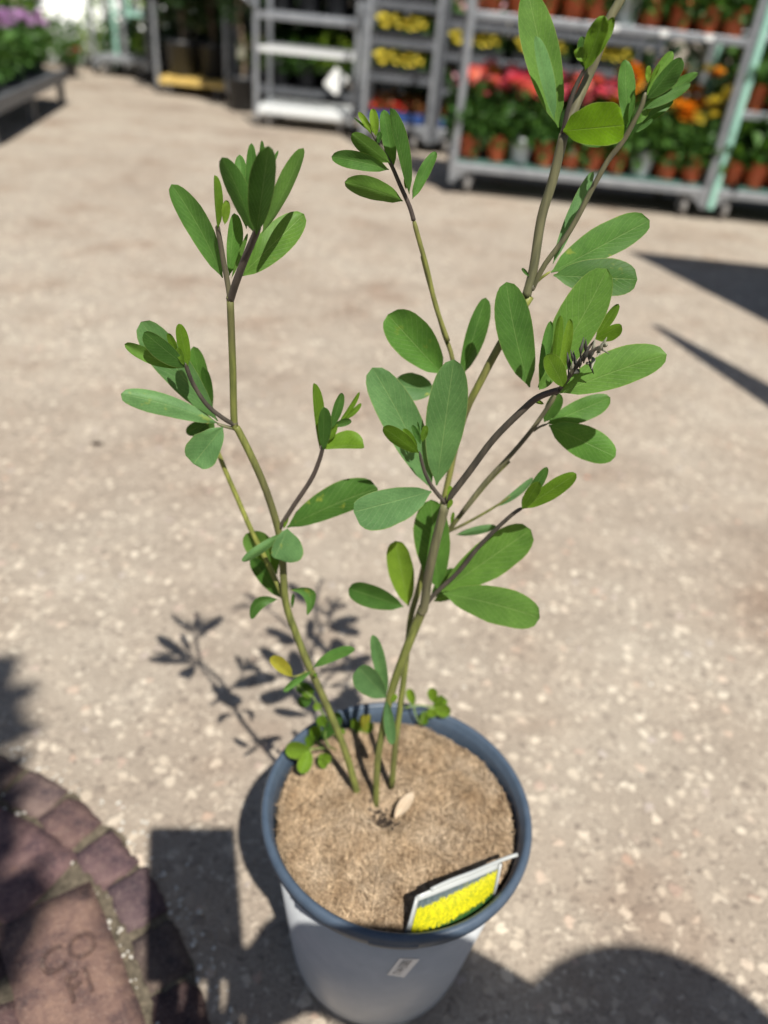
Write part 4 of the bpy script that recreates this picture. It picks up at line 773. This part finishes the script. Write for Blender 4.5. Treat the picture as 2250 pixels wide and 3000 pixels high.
# trays of bedding plants on the two trolleys behind
TRM = MB(); TRM.box(-.17,.17,-.12,.12,0,.012)
for a in ((-.17,-.164,-.12,.12),(.164,.17,-.12,.12),(-.164,.164,-.12,-.114),(-.164,.164,.114,.12)): TRM.box(a[0],a[1],a[2],a[3],.012,.05)
TRB = meshdata('tray', TRM.V, TRM.F); TRB.materials.append(M['black']); TRU = meshdata('tray_b', TRM.V, TRM.F); TRU.materials.append(M['bluecrate'])
def trayfol(name, m, seed):
    R = random.Random(seed); V = []; F = []
    for k in range(420):
        p = Vector((R.uniform(-.17,.17), R.uniform(-.12,.12), .03+.07*R.random())); d = Vector((R.gauss(0,.6), R.gauss(0,.6), 1)).normalized(); s = d.orthogonal().normalized(); s.rotate(Matrix.Rotation(R.uniform(0,6.28), 3, d)); L = R.uniform(.02,.045); n0 = len(V)
        V += [p, p+d*L*.5+s*L*.3, p+d*L, p+d*L*.5-s*L*.3]; F += [(n0,n0+1,n0+2),(n0,n0+2,n0+3)]
    me = meshdata(name, V, F); me.materials.append(m); return me
TF = {'g': trayfol('tf_g', M['fol_mid'], 1), 'r': trayfol('tf_r', M['fol_red'], 2)}
TB = {'yellow': flock_mesh('tb_y', 110, .16, .115, .075, .13, .025, M['pet_yellow'], 3), 'pink': flock_mesh('tb_p', 50, .16, .11, .075, .12, .019, M['pet_pink'], 4), 'red': flock_mesh('tb_r', 40, .16, .11, .07, .11, .018, M['pet_red'], 5), 'orange': flock_mesh('tb_o', 40, .16, .11, .075, .115, .018, M['pet_orange'], 6), 'lilac': flock_mesh('tb_l', 70, .16, .11, .08, .13, .02, M['pet_lilac'], 7)}
def tray(loc, bl, where, blue=False, fol='g', rz=0.):
    e = empty('bedding_tray', loc, rz); tag(e, '%s tray of small %s bedding flowers %s' % ('blue' if blue else 'black', bl, where), 'flower tray', '%s bedding trays %s' % (bl, where))
    link('tray', TRU if blue else TRB, e); link('foliage', TF[fol], e); link('blossoms', TB[bl], e); return e
Y2 = 5.45
trolley((-.395,Y2,0), .42, .56, [.405,.595,.785], 1.5, 'narrow steel trolley stacked with trays of yellow bedding flowers', board='steeldark', rail='steeldark')
trolley((.065,Y2,0), 1.29, .56, [.36,.55,.72], 1.5, 'wide steel trolley of bedding trays standing behind the dahlia trolley', board='steeldark', post='steeldark')
w1 = 'on the narrow trolley'; w2 = 'on the trolley behind the dahlias'
for z, a, b in ((.411,'yellow','yellow'),(.601,'yellow','pink'),(.791,'pink','pink')):
    for j in range(2): tray((-.185, Y2+.115+j*.27, z), a if j == 0 else b, w1)
tray((-.185, Y2+.115, .168), 'red', w1, True, 'r'); tray((-.185, Y2+.41, .168), 'orange', w1, True, 'r')
for i in range(3):
    for j in range(2):
        tray((.26+i*.4, Y2+.115+j*.27, .168), 'red' if i else 'orange', w2, i != 1, 'r'); tray((.26+i*.4, Y2+.115+j*.27, .366), 'pink', w2); tray((.26+i*.4, Y2+.115+j*.27, .556), 'yellow', w2); tray((.26+i*.4, Y2+.115+j*.27, .726), 'pink', w2)
# half empty cart with bright wire shelves
Y3 = 5.84
c3 = trolley((-1.155,Y3,0), .665, .5, [.475,.66], .78, 'small steel cart with bare bright wire shelves and stub handles', wire=True, zb=.13, name='plant_cart', baseboard='whitewire', base='whitewire')
for x, s in ((0,-1),(.665,1)):
    mb = MB(); mb.tube([(x,-.016,.70),(x+s*.012,-.05,.705),(x+s*.05,-.07,.735),(x+s*.07,-.075,.752)], .012, 8); h_ = mb.build('handle', M['steel'], c3, True)
    mb = MB(); mb.lathe([(0,-.02),(.017,-.012),(.02,0),(.017,.012),(0,.02)], 12, (x+s*.075,-.077,.757)); mb.build('grip', M['white'], h_, True)
# trolley of black pots behind the cart
Y4 = 6.75
trolley((-1.5,Y4,0), 1.29, .56, [.66], 1.5, 'steel trolley of shrubs in black pots behind the wire cart', post='steeldark', board='steeldark', base='steeldark')
for j in range(2):
    for i in range(6):
        x = -1.5+.115+i*.21; y = Y4+.13+j*.26
        potted((x,y,.167), 'black', ('lime','shrub','shrub')[(i+j) % 3], ('red',1) if i == 3 and j == 0 else None, 'leafy shrub in a black pot on the lowest board behind the wire cart', 'potted shrub', 'shrubs in black pots behind the cart', 'potted_shrub', .9, .25, sz=.75)
        potted((x,y,.665), 'black', 'everlow', None, 'dark shrub in a black pot on the upper shelf behind the wire cart', 'potted shrub', 'dark shrubs on the upper shelf', 'potted_shrub', .95)
card_at(on_y(985,238,6.68)+Vector((0,0,0)), .12, .15, 'blank white card hanging askew in front of the black pots', .62, -.25, None, 'plant_card')
mb = MB(); pp_ = on_y(985,238,6.68); mb.tube([pp_+Vector((-.045,.0,.055)), pp_+Vector((-.06,.1,.0)), Vector((pp_.x-.06, pp_.y+.17, .2))], .003, 6); mb.build('card_stake', M['white'], bpy.data.objects['plant_card']).matrix_parent_inverse = Matrix.Translation(pp_).inverted() @ Matrix.Identity(4)
bpy.data.objects['card_stake'].matrix_parent_inverse = (Matrix.Translation(pp_) @ Matrix.Rotation(.62, 4, 'Y') @ Matrix.Rotation(-.25, 4, 'X')).inverted()
# trolley with yellow board
Y5 = 7.05
trolley((-2.2,Y5,0), .565, .9, [], 1.9, 'steel trolley with a yellow varnished base board holding young trees in black pots', baseboard='yellowboard', base='yellowboard', zb=.125)
def young_tree(loc, label, group, s=1., fol='ever', pot_='big', name='young_tree', trunk=1.1):
    e = empty(name, loc, Rp.uniform(0,6.28)); e.scale = (s,)*3; tag(e, label, 'tree', group); link('pot', PM[pot_], e)
    mb = MB(); pts = [Vector((.02*math.sin(k*1.3), .02*math.cos(k*.9), .2+trunk*k/6)) for k in range(7)]; mb.tube(spline(pts, 2), [.022-.012*i/12 for i in range(13)], 8); mb.build('trunk', M['wood'], e, True)
    mb = MB()
    for k in range(5):
        a = k*2.4; z = .45+.12*k; mb.tube([(0,0,z),(.1*math.cos(a),.1*math.sin(a),z+.12),(.2*math.cos(a),.2*math.sin(a),z+.2)], [.009,.006,.003], 6)
    mb.build('limb', M['wood'], e, True)
    f = link('crown', FM[fol][int(Rp.random()*2)], e); f.rotation_euler.z = Rp.uniform(0,6.28); f.location.z = .1; return e
for x, y in ((-2.05,7.25),(-1.8,7.28),(-2.08,7.65),(-1.78,7.7)): young_tree((x,y,.132), 'dark leaved young tree in a black pot on the yellow boarded trolley', 'young trees on the yellow board', .85)
# tree in a pot with a hanging tag, standing on the floor
tp = on_z(700, 330); t_ = young_tree((tp.x, tp.y+.12, 0), 'slim young tree with a pale tag tied round its trunk standing on the concrete', None, .8, 'ever'); t_.rotation_euler.z = 0
t_.children[0].scale = (.8,.8,.9)
for ch in t_.children:
    if ch.name.startswith('crown'): ch.location.z = .42; ch.scale = (.8,.8,1)
mb = MB(); mb.box(-.035,.035,-.03,-.028,.44,.54); mb.build('trunk_tag', M['budpale'], t_)
# evergreen backdrop of tall potted trees in a row
for k in range(15):
    x = -1.45+k*.62+Rp.uniform(-.1,.1); y = 7.75+Rp.uniform(-.25,.35) if x < -.3 or x > 3 else 7.1+Rp.uniform(-.2,.3)
    young_tree((x,y,0), 'tall dark evergreen in a black pot in the row behind the trolleys', 'row of tall evergreens behind the trolleys', Rp.uniform(.95,1.2))
for x0, n_, y_ in ((.0,11,6.22),(-1.62,7,7.42),(-2.4,5,8.05)):
    for k in range(n_): potted((x0+k*.26+Rp.uniform(-.03,.03), y_+Rp.uniform(-.05,.05), 0), 'black', 'everlow', None, 'low dark evergreen shrub in a black pot on the floor behind the trolleys', 'potted shrub', 'dark floor shrubs behind the trolleys', 'potted_shrub', 1.25)
# tiered bench on the left
BA, BBp = Vector((-2.17,4.2,0)), Vector((-2.52,5.95,0)); bl_ = (BBp-BA).length; brz = math.atan2((BBp-BA).y, (BBp-BA).x)
bench = empty('display_bench', BA, brz); tag(bench, 'dark two tiered metal display bench crowded with pink and lilac flowers', 'bench')
for z, y0 in ((.2,0),(.47,.3)):
    mb = MB(); mb.box(0, bl_, y0, y0+.45, z-.012, z); mb.build('shelf', M['steeldark'], bench)
    mb = MB(); mb.box(-.01, bl_+.01, y0-.03, y0-.001, z-.05, z+.02); mb.build('front_rail', M['steeldark'], bench, bevel=.003)
for x in (.03, bl_/2, bl_-.03):
    for y in (.02,.73):
        mb = MB(); mb.box(x-.02, x+.02, y-.02, y+.02, 0, 1.3 if y > .5 else .188); mb.build('leg', M['steeldark'], bench)
mb = MB(); mb.box(0, bl_, .42, .75, .80, .812); mb.build('shelf', M['steeldark'], bench)
def bpos(s, y, z): return BA + Matrix.Rotation(brz, 3, 'Z') @ Vector((s, y, z))
for k in range(8):
    s = .12+k*.215
    potted(bpos(s,.14,.2), 'smallblack', 'leafy' if k < 3 else 'dahlia', None if k in (0,1) else ('lilac', 14), 'lilac flowered plant in a black pot on the lower tier of the dark bench', 'potted flower', 'lilac flowers on the bench', 'potted_flower', .95, .34, .12)
    potted(bpos(s,.45,.47), 'smallblack', 'dahlia', ('pink', 14) if k > 1 else None, 'pale pink flowered plant in a black pot on the upper tier of the dark bench', 'potted flower', 'pink flowers on the bench', 'potted_flower', .95, .34, .12)
    potted(bpos(s,.58,.813), 'smallblack', 'everlow', None, 'dark green plant in a black pot on the top shelf of the dark bench', 'potted plant', 'green plants on the bench top', s=.8)
for k, (s, y) in enumerate(((-.45,.3),(-.7,.5),(-.4,.75))):
    potted(bpos(s,y,0), 'black', 'shrub', None, 'green shrub in a black pot at the near end of the dark bench', 'potted shrub', 'shrubs at the end of the bench', 'potted_shrub', .95)
# far end: empty trolleys, low white tunnel, flowers
for k, (x, y) in enumerate(((-3.05,7.95),(-2.93,8.2),(-2.78,8.0))):
    trolley((x,y,0), .5, .4, [.5] if k == 1 else [], 1.6, 'empty pale trolley frame parked at the far end of the yard', post='mint' if k == 1 else 'steel', group='empty trolley frames', baseboard='greyboard')
tun = empty('low_tunnel', (-3.9,9.3,0)); tag(tun, 'low tunnel covered in bright white fleece far behind the empty trolley frames', 'tunnel')
mb = MB(); V = []; n = 18; m_ = 12
for i in range(m_+1):
    for k in range(n+1):
        a = math.pi*k/n; V.append((i/m_*1.5, -.7*math.cos(a), .56*math.sin(a)**.7*(1+.03*math.sin(i*2.1+k)))) 
mb.add(V, [(i*(n+1)+k, (i+1)*(n+1)+k, (i+1)*(n+1)+k+1, i*(n+1)+k+1) for i in range(m_) for k in range(n)]); mb.build('fleece_cover', M['fleece'], tun, True)
for i in range(4):
    mb = MB(); mb.tube([(i*.5, -.715*math.cos(math.pi*k/10), .575*math.sin(math.pi*k/10)**.7) for k in range(11)], .012, 6); mb.build('hoop', M['steel'], tun, True)
for k in range(6):
    potted((-4.0+k*.26, 8.35+.05*(k%2), 0), 'smallblack', 'lime' if k % 2 else 'shrub', None, 'low leafy plant in a black pot set out before the white tunnel', 'potted plant', 'low plants before the tunnel', s=.8)
potted((-3.12,7.55,0), 'black', 'shrub', ('red', 9), 'bright red flowered plant in a black pot at the far end of the yard', 'potted flower', None, 'potted_flower', .62, .34, .12)
for k, (x, y, f_) in enumerate(((-3.45,7.2,'lime'),(-3.3,7.0,'shrub'),(-3.6,7.7,'shrub'),(-2.9,8.9,'lime'),(-2.6,8.8,'shrub'),(-3.3,8.9,'lime'))):
    potted((x,y,0), 'black', f_, None, 'leafy green shrub in a black pot on the floor by the empty trolley frames', 'potted shrub', 'floor shrubs at the far end', 'potted_shrub', 1.15)
for k in range(9):
    young_tree((-6.6+k*.62, 12.2+Rp.uniform(-.4,.4), 0), 'broad green tree in a tub far beyond the white tunnel', 'trees beyond the tunnel', Rp.uniform(1.1,1.6), 'ever')
for k in range(5):
    young_tree((-3.6-.35*k, 6.3+k*.75, 0), 'dark green tree in a tub standing behind the flower bench', 'trees behind the bench', Rp.uniform(.9,1.15), 'ever')

# ------------------------------------------------------------------ beyond the frame: board, parasol and tree added to cast shadows on the concrete
dp = empty('shadow_board', (1.366,2.31,0)); tag(dp, 'tall blank grey board on feet out of view, added to cast a shadow at right', 'notice board')  # unseen board, added so a wedge of shadow falls on the far concrete
mb = MB(); mb.box(0,1.2,-.012,.012,.12,1.9); mb.build('panel_board', M['greyboard'], dp, bevel=.003)
for x in (.06,1.14):
    mb = MB(); mb.box(x-.02,x+.02,-.03,-.0125,0,1.85); mb.box(x-.02,x+.02,-.25,.25,0,.04); mb.build('foot', M['steel'], dp)
ps = empty('shadow_parasol', (1.265,1.35,0)); tag(ps, 'closed pale parasol out of view, added to cast a bar of shadow at right', 'parasol')  # unseen parasol, added to throw the tapering bar of shadow
mb = MB(); mb.tube([(0,0,.03),(0,0,1.92)], .016, 10); mb.build('pole', M['steel'], ps, True)
mb = MB(); mb.lathe([(.03,.62),(.07,.66),(.062,1.0),(.05,1.3),(.036,1.6),(.02,1.86),(0,1.9)], 18); mb.build('furled_canopy', M['fleece'], ps, True)
mb = MB(); mb.lathe([(0,0),(.2,0),(.21,.02),(.19,.05),(.03,.06),(.025,.2),(0,.2)], 28); mb.build('base', M['steeldark'], ps, True)
bt = young_tree((.02,-1.5,0), 'slender tree in a black tub out of view, added to shade the left bricks', None, 1., 'ever', 'big', 'young_tree', 2.0)  # unseen tree, added with its crown shifted for soft shade over the bricks
for ch in bt.children:
    if ch.name.startswith('crown'): ch.location = (-.11,.60,1.72); ch.scale = (.68,.8,.42); ch.rotation_euler.z = .4
bt.rotation_euler.z = 0

# the photographer and phone, just behind the lens
def cl(x, y, z): return C + XI*x + YI*y + FWD*z        # a point in the hand-held phone's own frame
ph = empty('smartphone', cl(.026,.022,-.008)); tag(ph, 'dark smartphone held upright above the pot by the photographer', 'phone')
ph.rotation_euler = Matrix((XI, -YI, -FWD)).transposed().to_euler()
mb = MB(); mb.box(-.049,.049,-.078,.078,-.004,.004); o = mb.build('phone_body', M['black'], ph); bv = o.modifiers.new('b', 'BEVEL'); bv.width = .0038; bv.segments = 3
mb = MB(); mb.box(-.039,.039,-.074,.074,.0041,.0046); mb.build('screen', M['black'], ph)
mb = MB(); mb.lathe([(0,0),(.006,0),(.007,-.001),(.006,-.0016),(0,-.0016)], 16, (.026,.022,-.0041)); mb.build('lens', M['steeldark'], ph, True)
def person():
    P = {}; Vv = []; Ee = []; Rr = []
    def add(k, p, r_, par=None):
        P[k] = len(Vv); Vv.append(tuple(p)); Rr.append(r_)
        if par: Ee.append((P[par], P[k]))
    add('pel', (.62,-.86,.60), (.15,.13)); add('belly', (.62,-.76,.74), (.145,.11), 'pel'); add('chest', (.60,-.60,.88), (.165,.12), 'belly'); add('neck0', (.59,-.48,.97), (.07,.07), 'chest'); add('neck1', (.585,-.43,1.02), (.055,.055), 'neck0')
    add('head0', (.58,-.39,1.07), (.075,.085), 'neck1'); add('head1', (.575,-.365,1.13), (.08,.095), 'head0'); add('head2', (.575,-.36,1.19), (.065,.075), 'head1')
    for s, nm in ((-1,'l'),(1,'r')):
        add(nm+'hip', (.62+s*.11,-.86,.56), (.1,.1), 'pel'); add(nm+'knee', (.62+s*.17,-.50,.50), (.068,.068), nm+'hip'); add(nm+'shin', (.62+s*.16,-.58,.28), (.055,.055), nm+'knee')
        add(nm+'ank', (.62+s*.15,-.68,.08), (.04,.045), nm+'shin'); add(nm+'heel', (.62+s*.15,-.70,.045), (.042,.04), nm+'ank'); add(nm+'toe', (.62+s*.17,-.46,.03), (.04,.026), nm+'heel')
    add('lsh', (.44,-.54,.90), (.07,.07), 'chest'); add('lel', (.26,-.40,.70), (.05,.05), 'lsh'); add('lwr', tuple(cl(.05,.215,-.06)), (.04,.034), 'lel'); add('lpalm', tuple(cl(.035,.15,-.03)), (.045,.025), 'lwr')
    add('rsh', (.78,-.52,.90), (.07,.07), 'chest'); add('rel', (.56,-.20,.66), (.06,.06), 'rsh'); add('rfo', (.30,-.06,.735), (.062,.06), 'rel'); add('rfo2', (.19,-.042,.74), (.056,.054), 'rfo'); add('rwr', (.13,-.036,.742), (.046,.044), 'rfo2'); add('rpalm', tuple(cl(.095,.1,-.02)), (.038,.03), 'rwr')
    for k in range(4):
        y = .085+.02*k; L_ = (.85,1,.95,.75)[k]
        add('rf%da' % k, tuple(cl(.082,y,-.014)), (.0095,.0095), 'rpalm'); add('rf%db' % k, tuple(cl(.078,y,.0)), (.0085,.0085), 'rf%da' % k); add('rf%dc' % k, tuple(cl(.078-.018*L_,y,.003)), (.0075,.0075), 'rf%db' % k)
    add('rt0', tuple(cl(.08,.075,-.026)), (.012,.012), 'rpalm'); add('rt1', tuple(cl(.055,.06,-.026)), (.0095,.0095), 'rt0'); add('rt2', tuple(cl(.035,.055,-.024)), (.0085,.0085), 'rt1')
    for k in range(4):
        x = .0+.02*k; add('lf%da' % k, tuple(cl(x,.13,-.012)), (.0095,.0095), 'lpalm'); add('lf%db' % k, tuple(cl(x,.118,.003)), (.0085,.0085), 'lf%da' % k); add('lf%dc' % k, tuple(cl(x,.096,.004)), (.0075,.0075), 'lf%db' % k)
    add('lt0', tuple(cl(.0,.12,-.03)), (.012,.012), 'lpalm'); add('lt1', tuple(cl(.005,.095,-.026)), (.0095,.0095), 'lt0'); add('lt2', tuple(cl(.01,.075,-.022)), (.0085,.0085), 'lt1')
    me = bpy.data.meshes.new('person'); me.from_pydata(Vv, Ee, []); me.update()
    pm, t, b = mat('navy_clothes_and_skin', (.06,.065,.09), .75, 0, .2); tc = N(t, 'ShaderNodeTexCoord'); sp = N(t, 'ShaderNodeSeparateXYZ'); t.links.new(tc.outputs['Object'], sp.inputs[0])
    vd = N(t, 'ShaderNodeVectorMath', operation='DISTANCE'); t.links.new(tc.outputs['Object'], vd.inputs[0]); vd.inputs[1].default_value = tuple(cl(.04,.1,-.02))
    isk = mth(t, 'MAXIMUM', mth(t, 'GREATER_THAN', sp.outputs[2], 1.0), mth(t, 'LESS_THAN', vd.outputs['Value'], .095))
    cn = N(t, 'ShaderNodeTexNoise', i_Scale=30., i_Detail=4.); t.links.new(tc.outputs['Object'], cn.inputs['Vector'])
    t.links.new(mixc(t, isk, ramp(t, cn.outputs[0], [(.3,(.045,.05,.075)), (.7,(.075,.08,.11))]), (.5,.33,.25)), b.inputs['Base Color'])
    o = link('person', me, None, pm)
    sk = o.modifiers.new('skin', 'SKIN'); sd = me.skin_vertices[0].data if me.skin_vertices else None
    if sd is None:
        bpy.context.view_layer.objects.active = o; bpy.ops.object.modifier_remove(modifier='skin'); bpy.ops.object.modifier_add(type='SKIN'); sd = me.skin_vertices[0].data
    for i, r_ in enumerate(Rr): sd[i].radius = r_; sd[i].use_root = (i == 0)
    ss = o.modifiers.new('sub', 'SUBSURF'); ss.levels = 1; ss.render_levels = 2
    tag(o, 'person in dark clothes and a straw sun hat crouching to photograph the plant', 'person')
    mb = MB(); mb.lathe([(.155,.0),(.16,.006),(.11,.014),(.098,.03),(.094,.09),(.075,.115),(0,.122)], 32, (.575,-.375,1.125)); mb.build('sun_hat', noisy('straw', (.4,.3,.16), (.5,.4,.24), 80, .9), o, True)
    fm = MB(); fc = Vector((.575,-.285,1.10)); fm.tube([fc+Vector((0,-.012,.03)), fc+Vector((0,.012,-.005)), fc+Vector((0,.0,-.015))], [.007,.013,.006], 8); fm.build('nose', M['dryleaf'], o, True)
    for s in (-1, 1):
        fm = MB(); fm.lathe([(0,-.009),(.009,0),(0,.009)], 10, (fc.x+s*.032, fc.y-.01, fc.z+.03)); fm.build('eye', M['black'], o, True)
    return o
person()
